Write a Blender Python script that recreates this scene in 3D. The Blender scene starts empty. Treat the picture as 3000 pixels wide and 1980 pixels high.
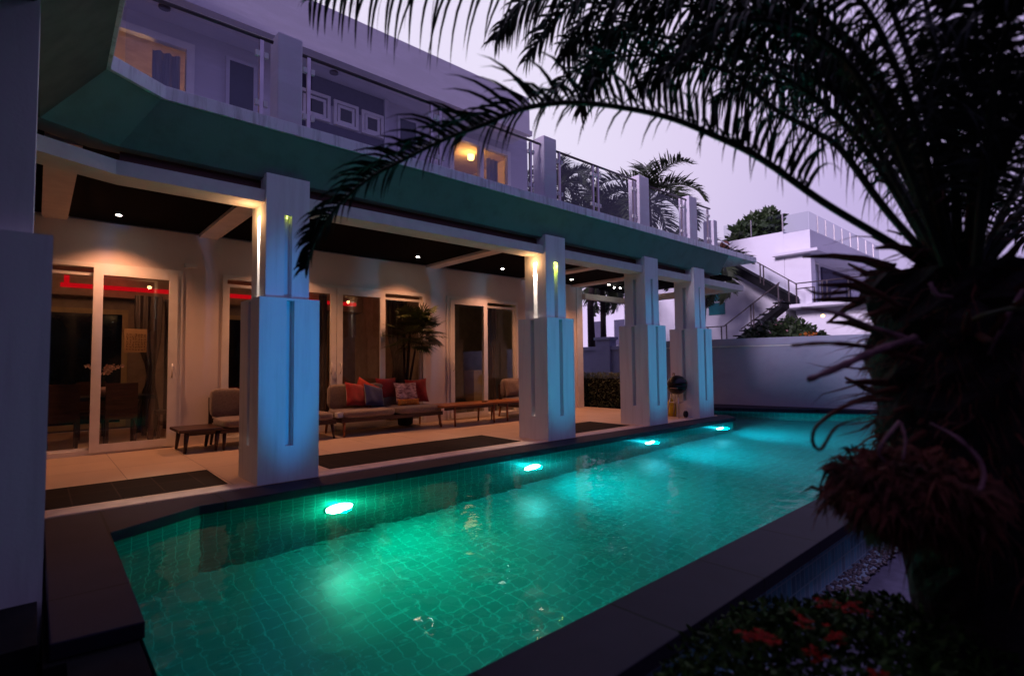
import bpy, math, random
from mathutils import Vector, Matrix, noise
R=math.radians
random.seed(7)
sc=bpy.context.scene
col=sc.collection
# ------------------------------------------------------------ mesh builder
class MB:
    def __init__(s): s.v=[];s.f=[]
    def box(s,x0,y0,z0,x1,y1,z1):
        n=len(s.v)
        s.v+=[(x0,y0,z0),(x1,y0,z0),(x1,y1,z0),(x0,y1,z0),(x0,y0,z1),(x1,y0,z1),(x1,y1,z1),(x0,y1,z1)]
        s.f+=[tuple(n+i for i in q) for q in ((0,3,2,1),(4,5,6,7),(0,1,5,4),(1,2,6,5),(2,3,7,6),(3,0,4,7))]
        return s
    def prism(s,poly,z0,z1):            # CCW polygon in xy
        n=len(s.v);k=len(poly)
        s.v+=[(x,y,z0) for x,y in poly]+[(x,y,z1) for x,y in poly]
        s.f.append(tuple(n+k-1-i for i in range(k)));s.f.append(tuple(n+k+i for i in range(k)))
        for i in range(k):
            j=(i+1)%k; s.f.append((n+i,n+j,n+k+j,n+k+i))
        return s
    def loft(s,rings,cap=True,close=True):
        n=len(s.v);k=len(rings[0])
        for r in rings: s.v+=[tuple(p) for p in r]
        for a in range(len(rings)-1):
            for i in range(k if close else k-1):
                j=(i+1)%k
                s.f.append((n+a*k+i,n+a*k+j,n+(a+1)*k+j,n+(a+1)*k+i))
        if cap:
            s.f.append(tuple(n+k-1-i for i in range(k)))
            m=n+(len(rings)-1)*k
            s.f.append(tuple(m+i for i in range(k)))
        return s
    def tube(s,pts,rad,k=8,cap=True):
        pts=[Vector(p) for p in pts]
        if not isinstance(rad,(list,tuple)): rad=[rad]*len(pts)
        rings=[];u=None
        for i,p in enumerate(pts):
            d=(pts[min(i+1,len(pts)-1)]-pts[max(i-1,0)]).normalized()
            if u is None: u=d.orthogonal().normalized()
            u=(u-d*u.dot(d)).normalized(); w=d.cross(u)
            rings.append([p+(u*math.cos(t)+w*math.sin(t))*rad[i] for t in [2*math.pi*j/k for j in range(k)]])
        return s.loft(rings,cap)
    def rev(s,prof,c=(0,0,0),k=20):     # (r,z) profile
        return s.loft([[ (c[0]+r*math.cos(2*math.pi*j/k),c[1]+r*math.sin(2*math.pi*j/k),c[2]+z) for j in range(k)] for r,z in prof])
    def quad(s,a,b,c,d):
        n=len(s.v); s.v+=[tuple(a),tuple(b),tuple(c),tuple(d)]; s.f.append((n,n+1,n+2,n+3)); return s
    def poly(s,pts):
        n=len(s.v); s.v+=[tuple(p) for p in pts]; s.f.append(tuple(range(n,n+len(pts)))); return s
    def build(s,name,m,parent=None,smooth=False,bevel=0):
        me=bpy.data.meshes.new(name); me.from_pydata(s.v,[],s.f); me.update()
        if m: me.materials.append(m)
        if smooth: me.polygons.foreach_set('use_smooth',[True]*len(me.polygons))
        o=bpy.data.objects.new(name,me); col.objects.link(o)
        if parent: o.parent=parent; o.matrix_parent_inverse=parent.matrix_world.inverted() if False else Matrix.Translation(-parent.location)
        if bevel:
            b=o.modifiers.new('bevel','BEVEL'); b.width=bevel; b.segments=2; b.limit_method='ANGLE'
        return o
def tag(o,label=None,cat=None,group=None,kind=None):
    if label:o['label']=label
    if cat:o['category']=cat
    if group:o['group']=group
    if kind:o['kind']=kind
    return o
def empty(name,loc,label,cat,group=None):
    o=bpy.data.objects.new(name,None); col.objects.link(o); o.location=loc; o.empty_display_size=.1
    return tag(o,label,cat,group)
# ------------------------------------------------------------ materials
def nt(name):
    m=bpy.data.materials.new(name); m.use_nodes=True; n=m.node_tree; n.nodes.clear(); return m,n
def add(n,t,**k):
    x=n.nodes.new(t)
    for a,b in k.items(): setattr(x,a,b)
    return x
def lk(n,a,b): n.links.new(a,b)
def pbr(name,c,rough=.6,var=.12,scale=6,bump=.0,bscale=40,metal=0,spec=.5,c2=None,stretch=(1,1,1),coat=0,emis=None,es=0,trans=0,sheen=0):
    m,n=nt(name); o=add(n,'ShaderNodeOutputMaterial'); b=add(n,'ShaderNodeBsdfPrincipled'); lk(n,b.outputs[0],o.inputs[0])
    b.inputs['Roughness'].default_value=rough; b.inputs['Metallic'].default_value=metal
    b.inputs['Specular IOR Level'].default_value=spec
    if coat: b.inputs['Coat Weight'].default_value=coat
    if sheen: b.inputs['Sheen Weight'].default_value=sheen
    tc=add(n,'ShaderNodeTexCoord'); mp=add(n,'ShaderNodeMapping'); mp.inputs['Scale'].default_value=stretch; lk(n,tc.outputs['Object'],mp.inputs[0])
    ns=add(n,'ShaderNodeTexNoise'); ns.inputs['Scale'].default_value=scale; ns.inputs['Detail'].default_value=6; lk(n,mp.outputs[0],ns.inputs[0])
    cr=add(n,'ShaderNodeValToRGB'); lk(n,ns.outputs[0],cr.inputs[0])
    d=c2 if c2 else tuple(x*(1-var) for x in c); u=tuple(min(1,x*(1+var)) for x in c) if not c2 else c
    cr.color_ramp.elements[0].position=.35; cr.color_ramp.elements[0].color=(*d,1)
    cr.color_ramp.elements[1].position=.65; cr.color_ramp.elements[1].color=(*u,1)
    lk(n,cr.outputs[0],b.inputs['Base Color'])
    if bump:
        n2=add(n,'ShaderNodeTexNoise'); n2.inputs['Scale'].default_value=bscale; n2.inputs['Detail'].default_value=4; lk(n,mp.outputs[0],n2.inputs[0])
        bp=add(n,'ShaderNodeBump'); bp.inputs['Strength'].default_value=bump; bp.inputs['Distance'].default_value=.02; lk(n,n2.outputs[0],bp.inputs['Height']); lk(n,bp.outputs[0],b.inputs['Normal'])
    if emis: b.inputs['Emission Color'].default_value=(*emis,1); b.inputs['Emission Strength'].default_value=es
    return m
def emit(name,c,s):
    m,n=nt(name); o=add(n,'ShaderNodeOutputMaterial'); e=add(n,'ShaderNodeEmission'); e.inputs[0].default_value=(*c,1); e.inputs[1].default_value=s; lk(n,e.outputs[0],o.inputs[0]); return m
def glassmat(name,tint=(.9,.92,.92),refl=1.0):
    m,n=nt(name); o=add(n,'ShaderNodeOutputMaterial'); t=add(n,'ShaderNodeBsdfTransparent'); t.inputs[0].default_value=(*tint,1)
    g=add(n,'ShaderNodeBsdfGlossy'); g.inputs['Roughness'].default_value=.01
    f=add(n,'ShaderNodeLayerWeight'); f.inputs[0].default_value=.5
    pw=add(n,'ShaderNodeMath',operation='POWER'); pw.inputs[1].default_value=4.5; lk(n,f.outputs['Facing'],pw.inputs[0])
    mm=add(n,'ShaderNodeMath',operation='MULTIPLY_ADD'); mm.inputs[1].default_value=.9*refl; mm.inputs[2].default_value=.07*refl; lk(n,pw.outputs[0],mm.inputs[0])
    x=add(n,'ShaderNodeMixShader'); lk(n,mm.outputs[0],x.inputs[0]); lk(n,t.outputs[0],x.inputs[1]); lk(n,g.outputs[0],x.inputs[2]); lk(n,x.outputs[0],o.inputs[0]); return m
def tilemat(name,axes,size,c1,c2,grout,gw=.05,rough=.3,off=(0,0),bump=.3,vs=3,spec=.5):
    """square / rectangular tiles laid on two object axes, each tile its own tone, grout between"""
    m,n=nt(name); o=add(n,'ShaderNodeOutputMaterial'); b=add(n,'ShaderNodeBsdfPrincipled'); lk(n,b.outputs[0],o.inputs[0]); b.inputs['Roughness'].default_value=rough; b.inputs['Specular IOR Level'].default_value=spec
    tc=add(n,'ShaderNodeTexCoord'); sp=add(n,'ShaderNodeSeparateXYZ'); lk(n,tc.outputs['Object'],sp.inputs[0])
    fr=[];fl=[]
    for i,a in enumerate(axes):
        d=add(n,'ShaderNodeMath',operation='MULTIPLY_ADD'); d.inputs[1].default_value=1/size[i]; d.inputs[2].default_value=off[i]; lk(n,sp.outputs[a],d.inputs[0])
        f=add(n,'ShaderNodeMath',operation='FRACT'); lk(n,d.outputs[0],f.inputs[0])
        s1=add(n,'ShaderNodeMath',operation='SUBTRACT'); lk(n,f.outputs[0],s1.inputs[0]); s1.inputs[1].default_value=.5
        ab=add(n,'ShaderNodeMath',operation='ABSOLUTE'); lk(n,s1.outputs[0],ab.inputs[0])
        g=add(n,'ShaderNodeMath',operation='GREATER_THAN'); lk(n,ab.outputs[0],g.inputs[0]); g.inputs[1].default_value=.5-gw*.11/size[i]/2 if size[i]<.3 else .5-gw/size[i]/2
        fr.append(g); q=add(n,'ShaderNodeMath',operation='FLOOR'); lk(n,d.outputs[0],q.inputs[0]); fl.append(q)
    mx=add(n,'ShaderNodeMath',operation='MAXIMUM'); lk(n,fr[0].outputs[0],mx.inputs[0]); lk(n,fr[1].outputs[0],mx.inputs[1])
    cb=add(n,'ShaderNodeCombineXYZ'); lk(n,fl[0].outputs[0],cb.inputs[0]); lk(n,fl[1].outputs[0],cb.inputs[1])
    wn=add(n,'ShaderNodeTexWhiteNoise'); lk(n,cb.outputs[0],wn.inputs[0])
    ns=add(n,'ShaderNodeTexNoise'); ns.inputs['Scale'].default_value=vs; ns.inputs['Detail'].default_value=5; lk(n,tc.outputs['Object'],ns.inputs[0])
    av=add(n,'ShaderNodeMath',operation='MULTIPLY_ADD'); lk(n,ns.outputs[0],av.inputs[0]); av.inputs[1].default_value=.8
    hv=add(n,'ShaderNodeMath',operation='MULTIPLY_ADD'); lk(n,wn.outputs[0],hv.inputs[0]); hv.inputs[1].default_value=.5; hv.inputs[2].default_value=-.15; lk(n,hv.outputs[0],av.inputs[2])
    m1=add(n,'ShaderNodeMix',data_type='RGBA'); lk(n,av.outputs[0],m1.inputs[0]); m1.inputs[6].default_value=(*c1,1); m1.inputs[7].default_value=(*c2,1)
    m2=add(n,'ShaderNodeMix',data_type='RGBA'); lk(n,mx.outputs[0],m2.inputs[0]); lk(n,m1.outputs[2],m2.inputs[6]); m2.inputs[7].default_value=(*grout,1)
    lk(n,m2.outputs[2],b.inputs['Base Color'])
    if bump:
        bp=add(n,'ShaderNodeBump',invert=True); bp.inputs['Strength'].default_value=bump; bp.inputs['Distance'].default_value=.004; lk(n,mx.outputs[0],bp.inputs['Height']); lk(n,bp.outputs[0],b.inputs['Normal'])
    return m
def stained(name,c,stain,rough=.7,streak=(3,3,.25),amt=.35,bump=.15):
    """painted render with rain streaks and blotches"""
    m,n=nt(name); o=add(n,'ShaderNodeOutputMaterial'); b=add(n,'ShaderNodeBsdfPrincipled'); lk(n,b.outputs[0],o.inputs[0]); b.inputs['Roughness'].default_value=rough
    tc=add(n,'ShaderNodeTexCoord'); mp=add(n,'ShaderNodeMapping'); mp.inputs['Scale'].default_value=streak; lk(n,tc.outputs['Object'],mp.inputs[0])
    a=add(n,'ShaderNodeTexNoise'); a.inputs['Scale'].default_value=3; a.inputs['Detail'].default_value=8; a.inputs['Roughness'].default_value=.65; lk(n,mp.outputs[0],a.inputs[0])
    r=add(n,'ShaderNodeValToRGB'); r.color_ramp.elements[0].position=.48; r.color_ramp.elements[0].color=(0,0,0,1); r.color_ramp.elements[1].position=.72; r.color_ramp.elements[1].color=(amt,amt,amt,1); lk(n,a.outputs[0],r.inputs[0])
    mx=add(n,'ShaderNodeMix',data_type='RGBA'); lk(n,r.outputs[0],mx.inputs[0]); mx.inputs[6].default_value=(*c,1); mx.inputs[7].default_value=(*stain,1); lk(n,mx.outputs[2],b.inputs['Base Color'])
    t=add(n,'ShaderNodeTexNoise'); t.inputs['Scale'].default_value=55; t.inputs['Detail'].default_value=3; lk(n,tc.outputs['Object'],t.inputs[0])
    bp=add(n,'ShaderNodeBump'); bp.inputs['Strength'].default_value=bump; bp.inputs['Distance'].default_value=.01; lk(n,t.outputs[0],bp.inputs['Height']); lk(n,bp.outputs[0],b.inputs['Normal'])
    return m
M={}
M['white']=stained('white render',(.74,.73,.74),(.45,.44,.43),amt=.3)
M['column']=stained('column render',(.74,.74,.75),(.46,.44,.44),amt=.42,bump=.07)
M['slab']=stained('balcony edge render',(.76,.77,.80),(.18,.17,.16),streak=(5,5,.5),amt=.7)
M['soffit']=stained('soffit render',(.15,.23,.21),(.09,.13,.115),streak=(1,1,1),amt=.6)  # green tint of the pool glow is put into the base colour
M['unlit_soffit']=pbr('soffit darkened on the wing',(.055,.058,.045),.8,.2)  # wing soffit: the lack of pool glow is put into a darker colour
M['upwall']=stained('upper wall render',(.60,.57,.62),(.70,.66,.74),streak=(.5,.5,2.2),amt=.8)
M['navy']=pbr('dark blue wall paint',(.06,.055,.10),.7,bump=.1)
M['inner']=pbr('inside wall paint',(.30,.24,.19),.85)
M['twall']=stained('terrace wall render',(.74,.64,.60),(.62,.53,.50),streak=(1,1,.7),amt=.4)
M['ceiling']=pbr('black ceiling boards',(.005,.0045,.0045),.9,spec=.05)
M['beam']=pbr('beam paint',(.66,.62,.58),.7,.06,bump=.1)
M['redwood']=pbr('dark red wood board',(.09,.03,.02),.6,.3,stretch=(.3,6,6))
M['upvc']=pbr('white window frame',(.80,.76,.73),.35,.04)
M['steel']=pbr('brushed steel',(.55,.50,.50),.3,.1,metal=1)
M['rail']=pbr('dark handrail',(.05,.035,.04),.4,.1)
M['gl']=glassmat('window glass',(.90,.94,.93),1.3)
M['glrail']=glassmat('railing glass',(.82,.84,.86),1.0)
M['stone']=tilemat('dark slate tiles',(0,1),(.36,.52),(.006,.004,.004),(.018,.011,.010),(.04,.024,.02),gw=.012,rough=.8,spec=.1,off=(.1,.32),vs=5)
M['floor']=tilemat('beige terrace tiles',(0,1),(.8,.8),(.50,.36,.26),(.62,.46,.34),(.22,.14,.09),gw=.008,rough=.42,off=(.2,.13),vs=2.5,bump=.2)
M['edge']=pbr('light stone edge strip',(.55,.43,.37),.5,.15,bump=.1)
M['coping']=tilemat('dark granite coping',(0,1),(.9,7),(.010,.009,.018),(.026,.022,.042),(.002,.002,.003),gw=.018,rough=.6,off=(.45,.3),vs=4,spec=.12)
M['poolf']=tilemat('green pool floor tiles',(0,1),(.135,.135),(.001,.16,.155),(.002,.22,.21),(.008,.36,.34),gw=.075,rough=.35)
M['poolx']=tilemat('green pool wall tiles on the long sides',(0,2),(.115,.115),(.003,.13,.12),(.004,.19,.18),(.015,.36,.32),gw=.075,rough=.35)
M['pooly']=tilemat('green pool wall tiles on the short sides',(1,2),(.115,.115),(.003,.13,.12),(.004,.19,.18),(.015,.36,.32),gw=.075,rough=.35)
M['outer']=tilemat('teal and blue glazed tiles',(0,2),(.075,.115),(.004,.03,.06),(.03,.30,.38),(.13,.26,.28),gw=.09,rough=.45,off=(0,.2),vs=9,spec=.15)
M['ground']=pbr('grey paving',(.12,.11,.18),.8,.2,scale=9,bump=.2,spec=.2)
M['soil']=pbr('dark garden soil',(.02,.015,.012),.9,.4,bump=.6)
M['black']=pbr('black stone',(.008,.008,.010),.8,.3,spec=.1)
M['pebble']=pbr('white and brown pebbles',(.28,.23,.25),.6,scale=60,c2=(.10,.07,.07))
M['wood']=pbr('orange teak',(.30,.10,.025),.4,.35,scale=4,stretch=(1,9,9),bump=.1)
M['darkwood']=pbr('dark stained wood',(.045,.018,.012),.35,.35,scale=4,stretch=(1,9,9))
M['fabric']=pbr('taupe cushion cloth',(.20,.145,.115),.95,.15,scale=30,bump=.3,bscale=250,sheen=.3)
M['red']=pbr('red cushion cloth',(.26,.006,.008),.9,.2,scale=10,bump=.2,bscale=200,sheen=.3)
M['orangec']=pbr('orange red cushion cloth',(.34,.03,.012),.9,.2,scale=10,bump=.2,bscale=200)
M['blue']=pbr('navy cushion cloth',(.006,.014,.10),.9,.25,scale=10,bump=.2,bscale=200,sheen=.3)
M['pattern']=pbr('pink and white printed cloth',(.62,.40,.42),.8,scale=13,c2=(.12,.03,.05),stretch=(1,1,3))
M['mustard']=pbr('mustard cloth',(.45,.16,.02),.85,.3,scale=20)
M['curtain']=pbr('grey satin curtain',(.10,.075,.07),.45,.3,scale=9,stretch=(8,8,.3))
M['curtainb']=pbr('blue grey curtain',(.16,.17,.24),.7,.3,scale=9,stretch=(14,14,.3))
M['cream']=pbr('cream panel',(.42,.33,.18),.6,.1)
M['paper']=pbr('tan calligraphy paper',(.50,.30,.16),.8,.1)
M['ink']=pbr('brown ink',(.08,.03,.015),.8,.1)
M['petal']=pbr('white orchid petal',(.75,.50,.45),.6,.1)
M['leaf']=pbr('dark palm leaf',(.030,.042,.016),.5,.3,scale=5,spec=.4)
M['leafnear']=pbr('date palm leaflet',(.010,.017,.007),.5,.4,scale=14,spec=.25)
M['fan']=pbr('fan palm leaf',(.045,.060,.012),.45,.4,scale=8)
M['bark']=pbr('palm bark',(.022,.012,.010),.9,.5,scale=12,bump=.8,bscale=30)
M['fibre']=pbr('brown palm fibre',(.11,.024,.012),.9,.6,scale=12,bump=.5)
M['deadleaf']=pbr('dry palm leaf stalk',(.26,.12,.13),.8,.6,scale=9,bump=.6)
M['olive']=pbr('green leaf stalk',(.07,.085,.015),.5,.3)
M['hedge']=pbr('hedge leaf',(.022,.050,.008),.7,.6,scale=25,spec=.12)
M['bushleaf']=pbr('broad garden leaf',(.035,.06,.02),.5,.5,scale=9)
M['flower']=pbr('red ixora petal',(.24,.002,.002),.8,.3,scale=30,spec=.1)
M['pinkfl']=pbr('pink blossom',(.7,.36,.40),.6,.2)
M['orangefl']=pbr('orange blossom',(.55,.16,.02),.6,.2)
M['teal']=pbr('teal window shade',(.01,.16,.17),.3,.1)
M['villaw']=stained('neighbour wall paint',(.74,.73,.78),(.64,.62,.68),streak=(.3,.3,.6),amt=.5)
M['wallg']=stained('garden wall paint',(.34,.35,.45),(.26,.27,.36),streak=(.6,.6,1),amt=.6)
M['pot']=pbr('terracotta',(.22,.08,.05),.8,.2)
M['enamel']=pbr('black enamel',(.005,.005,.006),.3,.1,spec=.3,coat=.15)
M['chrome']=pbr('zinc metal',(.5,.42,.40),.35,.1,metal=1)
M['rubber']=pbr('black rubber',(.012,.012,.012),.8)
M['yellow']=pbr('yellow sack',(.55,.42,.02),.6,.2)
M['whitep']=pbr('white plastic',(.7,.68,.66),.4,.05)
M['lampw']=emit('lit lamp glass',(1,.93,.85),45)
M['poolw']=emit('lit pool lamp lens',(.42,1,.84),24)
M['poolw2']=emit('lit pool lamp lens, bluer',(.42,1,.95),22)
M['slotw']=emit('lit slot lamp',(1,.9,.8),30)
M['slotdim']=emit('dim slot lamp',(1,.75,.6),1.5)
M['sloty']=emit('yellow slot lamp',(.85,1,.15),5)
M['redled']=emit('red cove light',(1,.005,.012),.5)
M['warmled']=emit('warm wall lamp',(1,.55,.12),9)
# water: clear refracting surface, small ripples
def watermat():
    m,n=nt('pool water'); o=add(n,'ShaderNodeOutputMaterial'); g=add(n,'ShaderNodeBsdfRefraction'); g.inputs['IOR'].default_value=1.33; g.inputs['Roughness'].default_value=0; g.inputs[0].default_value=(.80,1,.98,1); gg=add(n,'ShaderNodeBsdfGlossy'); gg.inputs['Roughness'].default_value=0.0; fr=add(n,'ShaderNodeFresnel'); fr.inputs[0].default_value=1.33; fm_=add(n,'ShaderNodeMath',operation='MULTIPLY'); fm_.inputs[1].default_value=.38; lk(n,fr.outputs[0],fm_.inputs[0])
    tc=add(n,'ShaderNodeTexCoord')
    mp=add(n,'ShaderNodeMapping'); mp.inputs['Scale'].default_value=(1,1,1); lk(n,tc.outputs['Object'],mp.inputs[0])
    a=add(n,'ShaderNodeTexNoise'); a.inputs['Scale'].default_value=2.2; a.inputs['Detail'].default_value=3; a.inputs['Roughness'].default_value=.45; a.inputs['Distortion'].default_value=.4; lk(n,mp.outputs[0],a.inputs[0])
    # ripples grow towards the far end of the pool
    sp=add(n,'ShaderNodeSeparateXYZ'); lk(n,tc.outputs['Object'],sp.inputs[0])
    mr=add(n,'ShaderNodeMapRange'); mr.inputs[1].default_value=0; mr.inputs[2].default_value=9; mr.inputs[3].default_value=.25; mr.inputs[4].default_value=1; lk(n,sp.outputs[0],mr.inputs[0])
    w=add(n,'ShaderNodeTexNoise'); w.inputs['Scale'].default_value=11; w.inputs['Detail'].default_value=3; lk(n,mp.outputs[0],w.inputs[0])
    mu=add(n,'ShaderNodeMath',operation='MULTIPLY'); lk(n,w.outputs[0],mu.inputs[0]); lk(n,mr.outputs[0],mu.inputs[1])
    m2=add(n,'ShaderNodeMath',operation='MULTIPLY'); lk(n,mu.outputs[0],m2.inputs[0]); m2.inputs[1].default_value=.16
    # one ring of ripples
    vd=add(n,'ShaderNodeVectorMath',operation='DISTANCE'); lk(n,tc.outputs['Object'],vd.inputs[0]); vd.inputs[1].default_value=(3.05,-2.25,0)
    sn=add(n,'ShaderNodeMath',operation='MULTIPLY'); lk(n,vd.outputs['Value'],sn.inputs[0]); sn.inputs[1].default_value=34
    s2=add(n,'ShaderNodeMath',operation='SINE'); lk(n,sn.outputs[0],s2.inputs[0])
    gr=add(n,'ShaderNodeMapRange'); gr.inputs[1].default_value=.95; gr.inputs[2].default_value=.45; gr.inputs[3].default_value=0; gr.inputs[4].default_value=.022; lk(n,vd.outputs['Value'],gr.inputs[0])
    s3=add(n,'ShaderNodeMath',operation='MULTIPLY'); lk(n,s2.outputs[0],s3.inputs[0]); lk(n,gr.outputs[0],s3.inputs[1])
    ad=add(n,'ShaderNodeMath',operation='ADD'); lk(n,a.outputs[0],ad.inputs[0]); lk(n,m2.outputs[0],ad.inputs[1])
    ad2=add(n,'ShaderNodeMath',operation='ADD'); lk(n,ad.outputs[0],ad2.inputs[0]); lk(n,s3.outputs[0],ad2.inputs[1])
    bp=add(n,'ShaderNodeBump'); bp.inputs['Strength'].default_value=.5; bp.inputs['Distance'].default_value=.035; lk(n,ad2.outputs[0],bp.inputs['Height']); lk(n,bp.outputs[0],g.inputs['Normal']); lk(n,bp.outputs[0],gg.inputs['Normal']); lk(n,bp.outputs[0],fr.inputs['Normal'])
    ms=add(n,'ShaderNodeMixShader'); lk(n,fm_.outputs[0],ms.inputs[0]); lk(n,g.outputs[0],ms.inputs[1]); lk(n,gg.outputs[0],ms.inputs[2]); lk(n,ms.outputs[0],o.inputs[0]); return m
M['water']=watermat()
# ------------------------------------------------------------ camera
f_,C=1547.3,Vector((-1.7553,-5.9667,1.2496))
yaw,pit,rol=.7334,.0487,-.011
fw=Vector((math.sin(yaw)*math.cos(pit),math.cos(yaw)*math.cos(pit),math.sin(pit)))
r0=Vector((math.cos(yaw),-math.sin(yaw),0)); u0=r0.cross(fw)
rt=math.cos(rol)*r0+math.sin(rol)*u0; up=-math.sin(rol)*r0+math.cos(rol)*u0
cd=bpy.data.cameras.new('camera'); cam=bpy.data.objects.new('camera',cd); col.objects.link(cam); sc.camera=cam
cam.matrix_world=Matrix(((rt.x,up.x,-fw.x,C.x),(rt.y,up.y,-fw.y,C.y),(rt.z,up.z,-fw.z,C.z),(0,0,0,1)))
cd.sensor_width=36; cd.lens=36*f_/3000; cd.clip_end=2000; cd.clip_start=.05
cd.dof.use_dof=True; cd.dof.focus_distance=7.5; cd.dof.aperture_fstop=1.3
def W(u,v,t): return C+t*(fw+rt*((u-1500)/f_)+up*((990-v)/f_))   # a point of the garden seen in that direction, t metres out
# ------------------------------------------------------------ setting
def struct(o): o['kind']='structure'; return o
g=MB()
for a in ((-200,-200,-.5,200,-4.75,-.354),(-200,8.99,-.5,200,260,-.354),(-200,-4.75,-.5,-1.62,8.99,-.354),(15.2,-4.75,-.5,260,8.99,-.354),(10.02,2.62,-.5,15.2,8.99,-.054)): g.box(*a)
struct(g.build('ground',M['soil']))
struct(MB().box(-1.4,-14,-.354,16,-4.77,-.35).build('paved_path',M['ground']))
# pebble strip
pb=MB()
for i in range(1500):
    x=random.uniform(-.5,7.5); y=random.uniform(-4.785,-4.625); r=random.uniform(.010,.02)
    pb.rev([(r*.3,-r*.5),(r,0),(r*.75,r*.5),(r*.15,r*.72)],(x,y,-.345+random.random()*.008),6)
tag(pb.build('pebbles',M['pebble'],smooth=True),'strip of pale loose pebbles at the foot of the tiled pool wall','pebbles',kind='stuff')
# terrace floor
t=MB(); t.prism([(-8,0.004),(-1.66,.004),(10.0,.004),(10.0,3.85),(10.0,9),(-8,9)],-.35,0.0)
struct(t.build('terrace_floor',M['floor']))
struct(MB().box(-1.655,.02,-.002,10.0,.25,.004).build('floor_edge_strip',M['edge']))
for nm,(x0,x1) in (('slate_paving_inset',(-3.3,-.2)),('slate_paving_inset',(.92,4.08)),('slate_paving_inset',(5.32,7.04))):
    o=MB().prism([(x0,.33),(x1,.33),(x1+.02,1.36),(x0,1.36)],.001,.006).build(nm,M['stone']); struct(o)
# coping, house side (polygon with the cut corner) and platform
cp=MB(); cp.prism([(-1.68,-2.70),(-1.32,-2.74),(-1.30,-.84),(-.62,-.44),(9.97,-.44),(10.32,-.10),(10.32,2.62),(10.004,2.62),(10.004,0),(-1.68,0)],-.09,-.006)
struct(cp.build('pool_coping',M['coping'],bevel=.008))
struct(MB().box(-2.9,-2.66,-.36,-1.72,-.02,-.008).build('side_platform',M['black']))
struct(MB().box(-1.70,-2.745,-.36,-1.335,-.9,-.0905).build('platform_base',M['black']))
struct(MB().box(-1.62,-4.60,-2.1,-1.345,-2.76,-.085).build('pool_side_wall',M['black']))
struct(MB().box(-1.7,-4.62,-.085,15.0,-4.20,0).build('pool_coping_near',M['coping'],bevel=.008))
struct(MB().box(-1.7,-4.585,-.4,15.0,-4.30,-.085).build('pool_outer_wall',M['outer']))
struct(MB().prism([(11.55,2.62),(12.0,1.13),(13.1,-1.1),(14.62,-4.2),(15.2,-4.2),(13.35,2.62)],-.09,0).build('pool_coping_far',M['coping']))
# basin
P=[(-1.33,-4.23),(14.58,-4.23),(13.06,-1.12),(11.96,1.12),(11.5,2.6),(10.28,2.6),(10.28,-.06),(9.95,-.39),(-.60,-.39),(-1.33,-.80)]
zf,zt=-1.68,-.088
struct(MB().poly([(x,y,zf) for x,y in P]).build('pool_floor',M['poolf']))
wx=MB();wy=MB()
for i in range(len(P)):
    a,b=P[i],P[(i+1)%len(P)]
    tgt=wx if abs(a[0]-b[0])>abs(a[1]-b[1])*1.05 else wy
    tgt.quad((b[0],b[1],zf),(a[0],a[1],zf),(a[0],a[1],zt),(b[0],b[1],zt))
struct(wx.build('pool_long_walls',M['poolx'])); struct(wy.build('pool_short_walls',M['pooly']))
struct(MB().poly([(x,y,-.112) for x,y in P]).build('water',M['water']))
# floor drain
struct(MB().rev([(.001,0),(.12,0),(.12,.012),(.001,.02)],(-.62,-2.75,zf+.004),24).build('pool_drain',M['whitep'],smooth=True))
# pool lamps
PL=[(.72,'nearest of the four lit lamps under the pool coping, below the first column',M['poolw']),(3.62,'second lit underwater lamp from the near end, before the second column',M['poolw']),(6.62,'third lit underwater lamp, in front of the third column',M['poolw2']),(9.3,'farthest and smallest lit underwater lamp, by the tip of the coping',M['poolw2'])]
def light(name,typ,loc,energy,color,**k):
    d=bpy.data.lights.new(name,typ); d.energy=energy; d.color=color
    for a,b in k.items(): setattr(d,a,b)
    o=bpy.data.objects.new(name,d); col.objects.link(o); o.location=loc; return o
def aim(o,d): o.rotation_euler=Vector(d).to_track_quat('-Z','Y').to_euler()
for i,(x,lab,mt) in enumerate(PL):
    e=empty('pool_light',(x,-.39,-.75),lab,'pool lamp','lit lamps along the pool wall')
    def disc(r,y0,y1):
        return MB().loft([[ (x+rr*math.cos(2*math.pi*j/28),yy,-.75+rr*math.sin(2*math.pi*j/28)) for j in range(28)] for rr,yy in ((r,y0),(r,y1),(r*.8,y1-.012))])
    disc(.15,-.392,-.41).build('lens',mt,e,smooth=False)
    disc(.162,-.391,-.402).build('rim',M['whitep'],e)
    cl=[(0.0,1,.52),(0.0,.97,1),(.0,.74,1),(0,.68,1)][i]; pw=[400,440,520,520][i]
    l=light('pool_lamp_beam','SPOT',(x,-.45,-.75),pw,cl,spot_size=R(138),spot_blend=1,shadow_soft_size=.12); aim(l,(.95,-1,-.30))
    l=light('pool_lamp_glow','POINT',(x,-.50,-.72),24,cl,shadow_soft_size=.08)
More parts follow.
